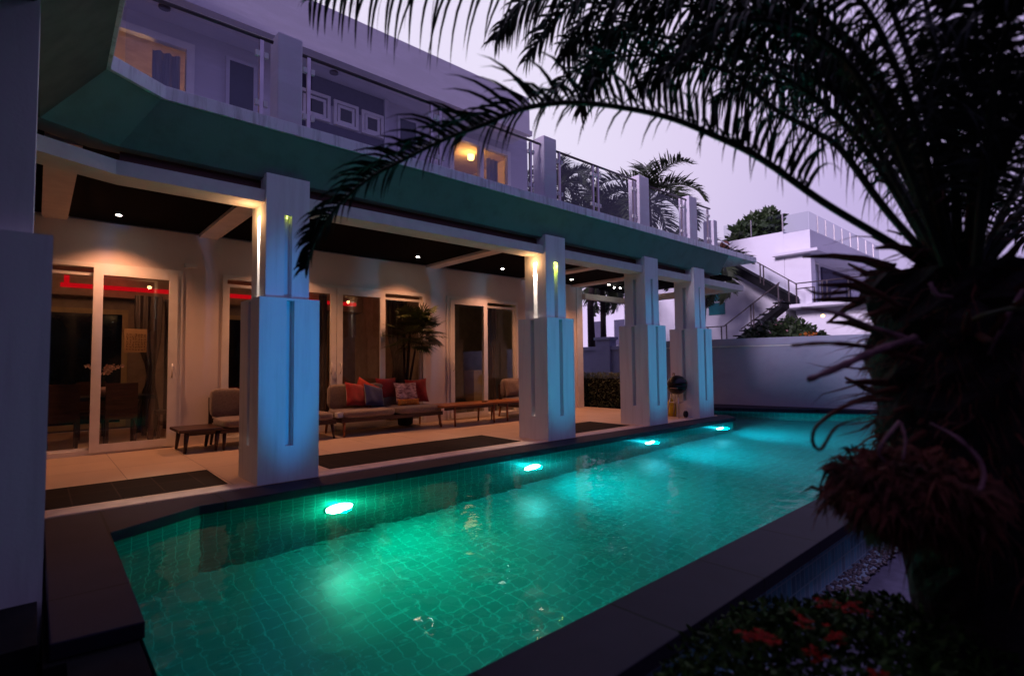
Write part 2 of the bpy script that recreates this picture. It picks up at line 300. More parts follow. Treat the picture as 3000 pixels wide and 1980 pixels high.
# ------------------------------------------------------------ house
H=empty('villa',(3,4,0),'white two storey villa with a columned terrace and glass railed balcony beside the pool','house')
def part(mb,name,m,parent=None,label=None,**k):
    o=mb.build(name,m,parent if parent is not None else H,**k)
    if label:o['label']=label
    return o
w=MB()
for a in ((-6,0,-2.62,3.42),(-2.62,2.80,-.03,3.42),(-.03,0,.55,3.42),(.55,2.80,4.55,3.42),(4.55,0,5.12,3.42),(5.12,2.80,7.3,3.42),(7.3,0,9.56,3.42)):
    w.box(a[0],3.87,a[1],a[2],4.02,a[3])
part(w,'wall',M['twall'])
part(MB().box(9.56,3.84,0,9.80,9,3.45),'end_wall',M['beam'])
part(MB().box(-6,.52,3.44,10.6,3.87,3.6).box(-6,-.3,3.44,-1.9,.52,3.6),'ceiling',M['ceiling'])
def pathprism(pth,sec_fn):  # rings along a path
    rings=[sec_fn(*p) for p in pth]
    return MB().loft(rings)
# balcony slab
SL=[(12.1,-.12),(12.1,8.5),(-7,8.5),(-7,-4.6),(-1.39,-4.6),(-1.36,-.42),(-.90,-.12)]
part(MB().prism(SL[::-1] if False else [(-7,-4.6),(-1.39,-4.6),(-1.34,-.42),(-.90,-.12),(12.1,-.12),(12.1,8.5),(-7,8.5)],3.80,3.935),'balcony_slab',M['slab'],bevel=.006)
# slanted soffit between slab edge and beam line
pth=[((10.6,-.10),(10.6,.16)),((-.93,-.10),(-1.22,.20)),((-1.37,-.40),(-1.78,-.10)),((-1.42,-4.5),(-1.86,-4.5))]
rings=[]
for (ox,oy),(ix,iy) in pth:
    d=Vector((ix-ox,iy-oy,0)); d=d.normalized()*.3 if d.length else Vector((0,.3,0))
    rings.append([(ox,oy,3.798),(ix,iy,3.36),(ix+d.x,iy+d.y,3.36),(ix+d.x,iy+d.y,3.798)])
part(MB().loft(rings[:3]),'soffit',M['soffit']); part(MB().loft(rings[2:]),'soffit',M['unlit_soffit'])
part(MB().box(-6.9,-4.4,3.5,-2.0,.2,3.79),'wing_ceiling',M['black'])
# front beam
rings=[]
for (x,y),(x2,y2) in [((10.62,.15),(10.62,.50)),((-1.24,.15),(-1.20,.50)),((-1.80,-.12),(-2.0,.18)),((-1.84,-1.38),(-2.12,-1.38))]:
    rings.append([(x,y,3.21),(x,y,3.07),(x2,y2,3.07),(x2,y2,3.21)])
part(MB().loft(rings),'beam',M['beam'])
rings=[[(10.4,.30,3.345),(10.4,.30,3.215),(10.4,.33,3.215),(10.4,.33,3.345)],[(-1.2,.30,3.345),(-1.2,.30,3.215),(-1.2,.33,3.215),(-1.2,.33,3.345)]]
part(MB().loft(rings),'fascia_board',M['redwood'])
for x in (-1.75,.19,4.58,7.44,9.37):
    part(MB().box(x,.5,3.385,x+.28,3.87,3.45),'beam',M['beam'])
part(MB().box(9.8,3.72,3.07,11.9,3.87,3.22).box(11.6,.5,3.07,11.9,3.72,3.22).box(10.62,.15,3.07,11.9,.5,3.21),'beam',M['beam'])
part(MB().box(10.6,.5,3.4,12.0,3.87,3.5),'ceiling',M['ceiling'])
# columns
def notched(x0,y0,w,d,nw,nd):
    cx,cy=x0+w/2,y0+d/2;x1,y1=x0+w,y0+d;h=nw/2
    return [(x0,y0),(cx-h,y0),(cx-h,y0+nd),(cx+h,y0+nd),(cx+h,y0),(x1,y0),(x1,cy-h),(x1-nd,cy-h),(x1-nd,cy+h),(x1,cy+h),(x1,y1),(cx+h,y1),(cx+h,y1-nd),(cx-h,y1-nd),(cx-h,y1),(x0,y1),(x0,cy+h),(x0+nd,cy+h),(x0+nd,cy-h),(x0,cy-h)]
CX=[0,4.39,7.247,9.182,-2.35]; CY=[0,0,0,0,-2.05]
CL=['nearest terrace column, its front lit blue','second terrace column from the near end with a yellow slot lamp','third terrace column with unlit slots','farthest terrace column, beside the kettle barbecue','tall pillar at the near corner, cut by the edge of the photo']
for i,(x,y) in enumerate(zip(CX,CY)):
    b=MB(); W_,D_=.65,.694
    top=3.37
    b.prism([(x,y),(x+W_,y),(x+W_,y+D_),(x,y+D_)],-.34 if i==4 else 0,.38)
    b.prism(notched(x,y,W_,D_,.085,.10),.38,1.975); b.prism([(x,y),(x+W_,y),(x+W_,y+D_),(x,y+D_)],1.975,2.0)
    b.prism(notched(x+.087,y+.094,W_-.174,D_-.188,.085,.09),2.0,2.95)
    b.prism([(x+.087,y+.094),(x+W_-.087,y+.094),(x+W_-.087,y+D_-.094),(x+.087,y+D_-.094)],2.95,top+.02)
    o=part(b,'column',M['column'],label=CL[i])
    if i==4: continue
    lit=i<2
    part(MB().rev([(.012,0),(.03,0),(.03,.03),(.012,.03)],(x+.087+.045,y+.347,2.92),12),'slot_lamp',M['slotw'] if lit else M['steel'],o)
    qr=.007 if i==0 else .018; part(MB().rev([(qr*.5,0),(qr,0),(qr,.03),(qr*.5,.03)],(x+.325,y+.094+.045,2.92),12),'slot_lamp',M['sloty'] if lit else M['steel'],o)
    if lit:
        l=light('slot_lamp_light','SPOT',(x+.115,y+.347,2.90),130,(1,.82,.66),spot_size=R(70),spot_blend=.6,shadow_soft_size=.02); aim(l,(.03,0,-1))
        l=light('slot_lamp_spill','POINT',(x-.02,y+.347,2.93),2.6,(1,.50,.20),shadow_soft_size=.04)
        part(MB().rev([(.004,0),(.018,0),(.016,.006),(.004,.008)],(x+.05,y+.347,.385),12),'slot_lamp',M['slotdim'],o)
        if i==1: light('slot_lamp_light','POINT',(x+.325,y+.10,2.88),1.6,(.75,1,.08),shadow_soft_size=.02)
        
# ---- sliding doors on the terrace
def frame_rect(b,x0,x1,z0,z1,y0,y1,s=.09):
    b.box(x0,y0,z0,x0+s,y1,z1); b.box(x1-s,y0,z0,x1,y1,z1); b.box(x0+s,y0,z1-s,x1-s,y1,z1); b.box(x0+s,y0,z0,x1-s,y1,z0+s)
def pane(x0,x1,z0,z1,y,par,m='gl'): part(MB().quad((x0,y,z0),(x1,y,z0),(x1,y,z1),(x0,y,z1)),'pane',M[m],par)
def handle(x,z,y,par): part(MB().tube([(x,y,z-.1),(x-.005,y-.05,z-.07),(x-.01,y-.055,z),(x-.005,y-.05,z+.07),(x,y,z+.1)],.011,8),'handle',M['whitep'],par,smooth=True)
def slider(name,x0,x1,leaves,label):
    b=MB(); frame_rect(b,x0,x1,.0,2.80,3.84,3.99,.07)
    fr=part(b,name,M['upvc'],label=label)
    for k,(a,c,front,hx) in enumerate(leaves):
        y0=3.81 if front else 3.90
        lf=MB(); zt_=2.74 if front else 2.66
        if front: frame_rect(lf,a,c,.03,zt_,y0,y0+.05,.115)
        else:
            lf.box(a,y0,.03,a+.05,y0+.05,zt_).box(c-.05,y0,.03,c,y0+.05,zt_).box(a+.05,y0,zt_-.05,c-.05,y0+.05,zt_).box(a+.05,y0,.03,c-.05,y0+.05,.10)
        part(lf,'door_leaf',M['upvc'],fr)
        s=.115 if front else .05
        pane(a+s,c-s,.03+s,zt_-s,y0+.02,fr)
        if hx is not None: handle(hx,1.2,y0,fr)
    return fr
slider('sliding_door',-2.62,-.03,[(-2.55,-1.05,False,None),(-1.16,-.10,True,-.16)],'sliding door beside the near pillar with the dining room behind it')
slider('sliding_door',.55,4.55,[(.62,1.7,False,None),(1.6,2.52,True,2.42),(2.53,3.56,True,2.6),(3.5,4.48,False,None)],'wide sliding door behind the sofa')
slider('sliding_door',5.12,7.3,[(5.19,6.27,True,5.26),(6.2,7.23,False,None)],'narrower sliding door right of the fan palm')
part(MB().box(-.02,3.80,2.86,.16,3.868,2.92).box(.0,3.79,2.84,.02,3.80,2.9),'wall_sensor',M['whitep'])
# ---- room behind the doors
part(MB().box(-6,7.6,0,9.5,7.7,3.3),'room_wall',M['inner'])
part(MB().box(-6,4.02,3.1,9.55,7.6,3.2),'room_ceiling',M['inner'])
part(MB().box(-6,4.02,.003,9.55,7.6,.012),'room_floor',M['floor'])
part(MB().box(4.72,4.02,.012,4.84,7.6,3.1),'partition_wall',M['inner'])
part(MB().box(-4.5,7.15,2.66,4.7,7.58,3.098),'bulkhead',M['inner'])
part(MB().box(-1.45,7.12,2.80,.32,7.148,2.885).box(-1.4,7.12,2.885,-1.32,7.148,3.03).box(1.2,7.12,2.81,4.5,7.148,2.90),'cove_light',M['redled'])
for (a,c) in ((-3.2,-.35),(1.3,3.9)):
    b=MB(); frame_rect(b,a,c,.05,2.45,7.52,7.6,.10); b.box((a+c)/2-.25,7.52,.05,(a+c)/2-.1,7.6,2.45)
    o=part(b,'room_window',M['cream']); part(MB().box(a+.1,7.56,.1,c-.1,7.57,2.4),'pane',pbr('night seen in the back window',(.006,.012,.025),.1,.5,scale=1.5),o)
def curtain(x0,x1,y,z0,z1,m,tie=None,amp=.03,n=None,name='curtain',par=None):
    n=n or int(abs(x1-x0)*90); rings=[]
    for zi in range(13):
        f=zi/12; z=z0+(z1-z0)*f; row=[]
        for i in range(n+1):
            u=i/n; x=x0+(x1-x0)*u
            if tie: 
                tz,tx,sq=tie; k=math.exp(-((z-tz)/.5)**2)*sq; x=x*(1-k)+tx*k
            row.append((x,y+amp*math.sin(u*math.pi*n/5)+.006*math.sin(u*37),z))
        rings.append(row)
    return part(MB().loft(rings,cap=False,close=False),name,m,par,smooth=True)
curtain(-.42,.02,6.0,.05,2.6,M['curtain'],(1.1,-.12,.7)); curtain(.12,.52,6.4,.05,2.6,M['curtain'])
curtain(1.3,1.7,4.5,.05,2.7,M['curtain']); curtain(4.0,4.5,4.55,.05,2.7,M['curtain'],(1.2,4.3,.5)); curtain(6.75,7.2,4.6,.05,2.7,M['curtain'],(1.2,7.05,.5)); curtain(2.45,2.62,4.5,.05,2.7,M['curtain'])
# calligraphy picture
pic=empty('picture_frame',(-.43,5.6,1.5),'square tan sheet of brown calligraphy hanging in the dining room','picture')
MB().box(-.60,5.6,1.53,-.27,5.625,1.95).build('sheet',M['paper'],pic)
ik=MB()
random.seed(3)
for cx_ in range(7):
    for rz in range(7):
        if rz>4 and cx_<3 and random.random()<.5: continue
        bx,bz=-.575+cx_*.043,1.56+rz*.045
        for q in range(4):
            a=bx+random.uniform(0,.022); z=bz+random.uniform(0,.026)
            if random.random()<.5: ik.box(a,5.594,z,a+.016,5.599,z+.005)
            else: ik.box(a,5.594,z,a+.005,5.599,z+.018)
ik.build('lettering',M['ink'],pic)
# dining set
dt=empty('dining_table',(-1.1,5.3,0),'dark dining table set inside the room behind the near sliding door','table')
MB().box(-1.9,4.95,.72,-.2,5.85,.78).build('tabletop',M['enamel'],dt)
for (a,b) in ((-1.85,5.0),(-.3,5.0),(-1.85,5.75),(-.3,5.75)): MB().box(a,b,.01,a+.08,b+.08,.72).build('leg',M['darkwood'],dt)
def dchair(x,y,rz,lab):
    e=empty('dining_chair',(x,y,.01),lab,'chair','dark chairs around the dining table'); 
    e.rotation_euler=(0,0,rz)
    def pp(mb,n,m):
        me=mb.build(n,m,None); me.parent=e; return me
    pp(MB().box(-.21,-.21,.42,.21,.21,.48),'seat',M['darkwood']); pp(MB().box(-.21,.17,.48,.21,.21,1.0),'backrest',M['darkwood'])
    for a in (-.2,.16):
        for b in (-.2,.16): pp(MB().box(a,b,0,a+.04,b+.04,.42),'leg',M['darkwood'])
dchair(-1.45,4.75,math.pi,'dining chair nearest the near pillar, back to the terrace')
dchair(-.72,4.72,math.pi,'dining chair in front of the orchids, back to the terrace')
dchair(.05,5.3,-math.pi/2,'dining chair at the table end by the dark curtain')
dchair(-1.0,6.1,0,'dining chair on the far side of the dining table')
og=empty('orchid_plant',(-.9,5.4,.78),'white orchid sprays standing on the dining table','plant')
MB().rev([(.05,0),(.09,.02),(.11,.14),(.10,.15),(.03,.14)],(-.9,5.4,.78)).build('pot',M['petal'],og,smooth=True)
st=MB();fl=MB()
for k in range(5):
    a=k*1.3; pts=[(-.9+.26*s*s*math.cos(a),5.4+.12*s*math.sin(a),.92+.62*s-.25*s*s) for s in [i/8 for i in range(9)]]
    st.tube(pts,.004,5)
    for s in range(4,9):
        p=Vector(pts[s])
        for j in range(5):
            t_=j*1.256+random.random(); d=Vector((math.cos(t_),-.4,math.sin(t_)))*.035; e2=Vector((-math.sin(t_),0,math.cos(t_)))*.014
            fl.poly([p,p+d*.6+e2,p+d*1.2,p+d*.6-e2])
st.build('stem',M['leaf'],og); fl.build('petals',M['petal'],og)
pl=empty('planter',(6.62,4.75,.01),'tall cream tapered planter inside the narrower sliding door','planter')
MB().loft([[(6.62-s,4.75-s,z),(6.62+s,4.75-s,z),(6.62+s,4.75+s,z),(6.62-s,4.75+s,z)] for s,z in ((.16,.012),(.22,1.05))]).build('body',M['cream'],pl)
MB().box(6.39,4.52,1.05,6.85,4.98,1.09).build('rim',M['cream'],pl)
part(MB().box(5.95,5.0,.012,6.12,5.2,3.09),'room_post',M['cream'])
# ---- upper floor
uw=MB()
for a in ((-7,3.935,-3,6.04),(-3,5.83,-.18,6.04),(-.18,3.935,4.25,6.04),(4.25,5.87,5.86,6.04),(5.86,3.935,6.4,6.04)): uw.box(a[0],2.5,a[1],a[2],2.62,a[3])
part(uw,'upper_wall',M['upwall']); part(MB().box(6.28,2.62,3.935,6.4,8,6.04),'upper_wall',M['upwall'])
part(MB().box(-7,1.84,6.04,5.85,8,6.83).box(5.85,2.5,6.04,6.4,8,6.5),'roof_band',M['upwall'],bevel=.01)
part(MB().box(-7,1.80,6.02,5.88,1.90,6.12),'roof_lip',M['upwall'])
part(MB().box(-2.9,-4.5,3.935,-2.2,2.5,6.8),'wing_wall',M['upwall'])
nav=MB().box(1.30,2.48,3.94,2.80,2.497,5.28).box(1.30,2.48,5.62,2.80,2.497,6.03); part(nav,'painted_panel',M['navy'])
part(MB().box(2.80,2.44,3.94,2.88,2.499,6.03),'wall_pier',M['upwall'])
for (a,c) in ((1.28,1.80),(1.86,2.30),(2.36,2.78)):
    b=MB(); frame_rect(b,a,c,5.30,5.74-.03*(a-1.3),2.44,2.499,.05); 
    o=part(b,'window',M['upvc']); 
    b=MB(); frame_rect(b,a+.07,c-.07,5.35,5.66,2.455,2.495,.045); part(b,'sash',M['upvc'],o)
    part(MB().box(a+.11,2.47,5.39,c-.11,2.48,5.62),'pane',M['enamel'],o)
for (a,c) in ((.27,.60),(3.12,3.46)):
    b=MB(); frame_rect(b,a-.05,c+.05,3.94,5.84,2.45,2.499,.05); o=part(b,'door',M['upwall']); part(MB().box(a,2.465,3.95,c,2.48,5.79),'panel',pbr('dark door leaf',(.03,.035,.06),.4),o)
b=MB(); frame_rect(b,-3,-.18,3.94,5.83,2.46,2.56,.10); o=part(b,'upper_sliding_window',M['upvc'],label='balcony window with a warm lit ceiling and grey curtain'); pane(-2.9,-.28,4.04,5.73,2.52,o)
b=MB(); frame_rect(b,4.25,5.86,3.94,5.87,2.46,2.56,.09); b.box(5.0,2.46,4.03,5.10,2.56,5.78); o=part(b,'upper_sliding_window',M['upvc'],label='balcony window with a glowing wall lamp'); pane(4.34,5.0,4.03,5.78,2.52,o); pane(5.1,5.77,4.03,5.78,2.53,o)
warm=pbr('warm bedroom paint',(.60,.47,.36),.8)
for (a,c) in ((-4.5,.6),(3.8,6.2)):
    part(MB().box(a,2.66,5.92,c,6.2,5.98).box(a,6.1,3.95,c,6.2,5.92).box(a,2.66,3.95,a+.08,6.1,5.92).box(c-.08,2.66,3.95,c,6.1,5.92),'bedroom_walls',warm)
curtain(-.64,-.30,2.8,3.98,5.75,M['curtainb']); curtain(5.45,5.75,2.8,3.98,5.75,M['curtainb'])
light('bedroom_lamp','POINT',(-.45,5.2,4.25),24,(1,.50,.20),shadow_soft_size=.1)
sc_=part(MB().rev([(.02,0),(.07,.02),(.08,.12),(.03,.14)],(5.33,3.2,5.78),14),'wall_lamp',M['warmled'],smooth=True)
light('bedroom_lamp','POINT',(5.2,3.15,5.72),14,(1,.45,.10),shadow_soft_size=.05)
# ---- balcony railing (pilasters, posts, glass, handrail)
pil=[(.13,.40,4.92),(4.27,4.57,4.95),(6.92,7.26,4.92),(8.80,9.14,4.90),(9.88,10.06,4.55)]
for a,c,z in pil:
    part(MB().box(a,-.10,3.935,c,.16,z),'pilaster',M['upwall'],bevel=.015)
def rail_bay(x0,x1,posts):
    rl=part(MB().tube([(x0,-.03,4.79),(x1,-.03,4.81)],.02,10),'railing',M['rail'],smooth=True)
    for p in posts: 
        part(MB().box(p-.02,-.05,3.935,p+.02,-.015,4.78),'post',M['steel'],rl)
        for z in (4.08,4.62):
            for q in (-.065,.022): part(MB().box(p+q,-.06,z-.03,p+q+.043,-.02,z+.03),'clip',M['whitep'],rl)
    xs=[x0]+posts+[x1]
    for a,c in zip(xs[:-1],xs[1:]):
        if c-a>.25: part(MB().quad((a+.04,-.035,3.96),(c-.04,-.035,3.96),(c-.04,-.035,4.74),(a+.04,-.035,4.74)),'glass_panel',M['glrail'],rl)
rail_bay(-1.25,.10,[-.02]); rail_bay(.42,4.25,[.49,2.16,2.30,4.03]); rail_bay(4.59,6.90,[4.7,5.58,5.72,6.82]); rail_bay(7.28,8.78,[8.6]); rail_bay(9.16,9.86,[9.74])
for x,y,l in ((-.6,2.15,0),(1.75,2.2,0)):
    part(MB().rev([(.05,-.03),(.07,-.025),(.07,0),(.05,0)],(x,y,6.04),14),'balcony_downlight',M['rail'],smooth=True)
# ---- terrace downlights
DL=[(-.93,3.30,'downlight in the black ceiling above the near sliding door'),(1.52,3.2,'ceiling downlight behind the nearest column'),(3.93,3.16,'downlight above the sofa and fan palm'),(6.15,3.11,'downlight left of the second column, over the wooden table'),(8.60,3.17,'downlight right of the second column'),(10.1,3.12,'downlight near the open end of the terrace')]
for x,y,lab in DL:
    e=empty('downlight',(x,y,3.44),lab,'ceiling light','downlights in the terrace ceiling')
    MB().rev([(.035,-.012),(.065,-.014),(.07,0),(.035,0)],(x,y,3.438),18).build('ring',M['rubber'],e,smooth=True)
    MB().rev([(.002,-.016),(.034,-.014),(.036,0),(.002,0)],(x,y,3.437),16).build('bulb',M['lampw'],e)
    l=light('downlight_beam','SPOT',(x,y+.05,3.40),165 if x<9 else 100,(1,.41,.20),spot_size=R(125),spot_blend=1,shadow_soft_size=.04); aim(l,(0,-.10,-1))
for k in range(3):
    x=10.45+k*.26
    o=MB().rev([(.002,-.03),(.018,-.028),(.024,0),(.002,0)],(x,3.2-.02*k,3.40),14).build('spotlight',M['lampw'],smooth=True); tag(o,'one of three small lit spotlights in a row at the open end of the ceiling','ceiling light','three spotlights in a row')
# room lamps
light('room_lamp','POINT',(-1.0,5.0,2.9),30,(1,.45,.22),shadow_soft_size=.15)
light('room_lamp','POINT',(2.6,5.9,2.9),6,(1,.45,.22),shadow_soft_size=.15)
light('room_lamp','POINT',(6.9,5.3,2.8),4,(1,.6,.25),shadow_soft_size=.15)
light('cove_lamp','POINT',(-.6,6.9,2.95),2.5,(1,.01,.02),shadow_soft_size=.3)
light('cove_lamp','POINT',(3.0,6.9,2.95),2.5,(1,.01,.02),shadow_soft_size=.3)
# ------------------------------------------------------------ terrace furniture
def cushion(x0,y0,z0,x1,y1,z1,r=.04,puff=.02):
    b=MB(); n=9; rings=[]
    def sq(v,k=4): return (abs(v)**(2/k))*(1 if v>=0 else -1)
    cx,cy,cz=(x0+x1)/2,(y0+y1)/2,(z0+z1)/2; hx,hy,hz=(x1-x0)/2,(y1-y0)/2,(z1-z0)/2
    for i in range(n*2+1):
        ph=-math.pi/2+math.pi*i/(2*n); row=[]
        for j in range(28):
            th=2*math.pi*j/28
            row.append((cx+hx*max(.02,math.cos(ph)**.35)*sq(math.cos(th),7),cy+hy*max(.02,math.cos(ph)**.35)*sq(math.sin(th),7),cz+hz*sq(math.sin(ph),5)))
        rings.append(row)
    return b.loft(rings)
def pillow(name,c,s,rz,tilt,m,lab,th=.09,roll=0,group='scatter cushions on the sofas'):
    b=MB(); n=14; rings=[]
    mat=Matrix.Translation(c)@Matrix.Rotation(rz,4,'Z')@Matrix.Rotation(tilt,4,'X')@Matrix.Rotation(roll,4,'Y')
    top=[];bot=[]
    for i in range(n+1):
        u=2*i/n-1; tr=[];br=[]
        for j in range(n+1):
            v=2*j/n-1; h=th*((1-u**4)*(1-v**4))**.5 * (1+.06*math.sin(5*u+3*v)); pin=1-.10*(1-u*u)*(v*v) ; pin2=1-.10*(1-v*v)*(u*u)
            x=u*s[0]/2*pin2; z=v*s[1]/2*pin
            tr.append(mat@Vector((x,-h,z))); br.append(mat@Vector((x,h*.8,z)))
        top.append(tr);bot.append(br)
    b.loft(top,cap=False,close=False); b.loft([r[::-1] for r in bot],cap=False,close=False)
    o=b.build(name,m,smooth=True); return tag(o,lab,'cushion',group)
def leg(x,y,h,dx,dy,par,m='darkwood',r=.03):
    MB().tube([(x,y,h),(x+dx,y+dy,0.004)],[r,r*.6],8).build('leg',M[m],par,smooth=True)
def sofa(x0,x1,cus,backs,lab,ylegs=(2.97,3.6)):
    e=empty('outdoor_sofa',((x0+x1)/2,3.3,0),lab,'sofa','taupe cushioned sofas on the terrace')
    b=MB().box(x0,2.88,.25,x1,2.94,.32).box(x0,3.62,.25,x1,3.68,.32).box(x0,2.94,.25,x0+.06,3.62,.32).box(x1-.06,2.94,.25,x1,3.62,.32)
    for k in range(int((x1-x0)/.16)): b.box(x0+.08+k*.16,2.94,.28,x0+.16+k*.16,3.62,.30)
    b.build('frame',M['darkwood'],e)
    b=MB().box(x0,3.66,.32,x0+.05,3.71,.80).box(x1-.05,3.66,.32,x1,3.71,.80) if backs else MB()
    if backs:
        bx0=min(a for a,c in backs);bx1=max(c for a,c in backs)
        MB().box(bx0,3.68,.35,bx1,3.70,.42).box(bx0,3.68,.66,bx1,3.70,.74).box(bx0,3.66,.3,bx0+.05,3.70,.76).box(bx1-.05,3.66,.3,bx1,3.70,.76).build('back_frame',M['darkwood'],e)
    for a,c in cus: cushion(a,2.86,.31,c,3.64,.455).build('seat_cushion',M['fabric'],e,smooth=True)
    for a,c in backs: 
        o=cushion(a,3.50,.44,c,3.66,.90).build('back_cushion',M['fabric'],e,smooth=True)
    for x in (x0+.06,x1-.06):
        for y,d in ((2.93,-.05),(3.64,.03)): leg(x,y,.26,-.02 if x<x1-.1 else .02,d,e,'wood' if x1>3 else 'darkwood')
    return e
sofa(.33,2.12,[(.36,1.2),(1.22,2.1)],[(.33,.80),(1.3,1.9)],'taupe sofa left part behind the nearest column, beside the low side table')
sofa(2.22,4.33,[(2.24,3.30),(3.32,4.33)],[(2.26,2.95),(2.98,3.75)],'long taupe sofa with red, blue and printed cushions, in front of the fan palm')
sofa(6.45,7.5,[(6.48,7.46)],[(6.5,7.4)],'taupe armchair at the far end of the wooden table, partly behind the second column')
e=empty('side_table',(.05,3.2,0),'low dark wooden side table left of the sofa','table')
MB().box(-.21,2.88,.30,.36,3.62,.345).build('tabletop',M['darkwood'],e,bevel=.01)
MB().box(-.12,2.94,.25,.34,2.97,.30).box(-.12,3.53,.25,.34,3.56,.30).build('apron',M['darkwood'],e)
for x,y in ((-.10,2.95),(-.10,3.52),(.30,2.95),(.30,3.52)): leg(x,y,.30,-.03,-.03 if y<3.2 else .03,e,'darkwood',.035)
for x0,x1,lab in ((4.20,5.58,'long orange wooden low table beside the long sofa'),(5.60,6.85,'second wooden low table, running behind the second column')):
    e=empty('low_table',((x0+x1)/2,2.98,0),lab,'table','two wooden low tables end to end')
    b=MB(); 
    for k in range(5): b.box(x0,2.64+k*.135,.40,x1,2.64+k*.135+.131,.435)
    b.build('tabletop',M['wood'],e)
    MB().box(x0+.06,2.70,.34,x1-.06,2.73,.40).box(x0+.06,3.22,.34,x1-.06,3.25,.40).build('apron',M['darkwood'],e)
    for x in (x0+.3,x1-.06):
        for y,d in ((2.72,-.02),(3.22,.03)): leg(x,y,.40,0,d,e,'wood',.028)
tag(MB().box(2.16,2.93,.345,2.30,3.05,.43).build('tissue_box',M['whitep']),'small white box between the two sofas','box')
tag(MB().rev([(.03,0),(.06,.004),(.065,.02),(.06,.02),(.03,.008)],(5.42,2.9,.436),16).build('ashtray',M['rubber']),'small black ashtray on the wooden low table','ashtray')
pillow('cushion',(2.72,3.36,.70),(.50,.46),.25,-.30,M['red'],'large red cushion at the left end of the long sofa',roll=.15)
pillow('cushion',(2.92,3.42,.74),(.46,.44),-.1,-.2,M['orangec'],'orange red cushion peeking out behind the red one',roll=.5)
pillow('cushion',(3.04,3.30,.66),(.46,.44),.35,-.38,M['blue'],'navy blue cushion between the red and the taupe ones',roll=.25)
pillow('cushion',(3.74,3.30,.70),(.50,.42),-.05,-.25,M['pattern'],'pink and white printed cushion with a mustard band',roll=0)
pillow('cushion',(3.73,3.19,.52),(.50,.13),-.05,-.2,M['mustard'],'mustard bolster along the foot of the printed cushion',th=.05)
pillow('cushion',(4.05,3.40,.72),(.46,.50),-.25,-.22,M['red'],'dark red cushion at the right end of the long sofa',roll=-.05)
pillow('cushion',(3.45,3.58,.78),(.46,.44),0,-.1,M['red'],'red cushion mostly hidden behind the taupe and printed ones')
pillow('cushion',(.98,3.42,.70),(.44,.44),.1,-.25,M['red'],'red cushion beside the nearest column on the left sofa part')
pillow('cushion',(1.02,3.30,.72),(.24,.22),.1,-.25,M['mustard'],'small mustard cushion leaning on the red one by the nearest column')
pillow('cushion',(6.70,3.44,.68),(.42,.42),-.1,-.25,M['fabric'],'taupe cushion standing on the armchair')
# fan palm in a pot
fp=empty('fan_palm',(4.02,3.74,0),'potted fan palm with several stems behind the long sofa','plant')
MB().rev([(.11,0),(.15,.02),(.17,.30),(.16,.32),(.02,.30)],(3.98,3.74,.003),20).build('pot',M['rubber'],fp,smooth=True)
random.seed(11)
for k in range(6):
    a=random.uniform(-.2,.2); b_=random.uniform(-.06,.03); top=1.25+.12*k
    MB().tube([(3.98+.03*k-.08,3.74,.3),(4.0+a*.4,3.72+b_,.9),(4.02+a,3.66+b_,top+.35)],[.028,.026,.02],7).build('stem',M['bark'],fp,smooth=True)
lf=MB()
for k in range(60):
    a=random.uniform(0,2*math.pi); el=random.uniform(-.5,1.15); d=Vector((math.cos(a)*math.cos(el),math.sin(a)*math.cos(el)*.55-.25,math.sin(el))); d.normalize()
    base=Vector((4.07+random.uniform(-.16,.16),3.52+random.uniform(-.08,.04),1.82+random.uniform(-.1,.2))); hub=base+d*random.uniform(.18,.42)
    if hub.y>3.72: hub.y=3.72
    lf.tube([base,hub],.004,4)
    side=d.cross(Vector((0,0,1))).normalized(); n_=side.cross(d)
    for j in range(17):
        th=(j-8)/8*1.55; q=(d*math.cos(th)+side*math.sin(th)).normalized(); L=.34*(1-.25*abs(th)/1.55)*random.uniform(.85,1.1)
        wv=q.cross(n_).normalized()*.015
        m_=hub+q*L*.6+Vector((0,0,-.012)); t_=hub+q*L+Vector((0,0,-.06))
        for p_ in (m_,t_):
            if p_.y>3.80: p_.y=3.80
        lf.poly([hub,m_+wv,t_,m_-wv])
lf.build('leaves',M['fan'],fp)
# barbecue
bb=empty('kettle_barbecue',(8.95,.45,0),'black kettle barbecue on wheels between the last two columns','barbecue')
def arc(r,z,a0,a1,n=9): return [(r*math.cos(a0+(a1-a0)*i/(n-1)),z+r*math.sin(a0+(a1-a0)*i/(n-1))*.92) for i in range(n)]
MB().rev([(max(.005,r),z) for r,z in arc(.225,.73,-math.pi/2,0)],(8.95,.40,0),28).build('bowl',M['enamel'],bb,smooth=True)
MB().rev([(max(.005,r),z) for r,z in arc(.232,.737,0,math.pi/2)],(8.95,.40,0),28).build('lid',M['enamel'],bb,smooth=True)
MB().tube([(8.86,.44,.935),(8.86,.44,.995),(8.97,.47,.995),(8.97,.47,.935)],.01,8).build('handle',M['wood'],bb)
MB().box(8.69,.25,.665,8.73,.42,.68).build('side_handle',M['chrome'],bb)
for i,(x,y,m) in enumerate(((8.80,.28,'chrome'),(9.15,.62,'chrome'),(8.78,.58,'chrome'))): MB().tube([(8.95+(x-8.95)*.5,.40+(y-.4)*.5,.56),(x,y,.01)],.013,8).build('leg',M['chrome'],bb,smooth=True)
for y in (.30,):
    MB().loft([[(9.10+.075*math.cos(t),yy,.078+.075*math.sin(t)) for t in [2*math.pi*j/20 for j in range(20)]] for yy in (.27,.31)]).build('wheel',M['rubber'],bb,smooth=False)
MB().rev([(.005,0),(.13,.01),(.14,.025),(.005,.02)],(8.95,.42,.33),20).build('ash_pan',M['chrome'],bb,smooth=True)
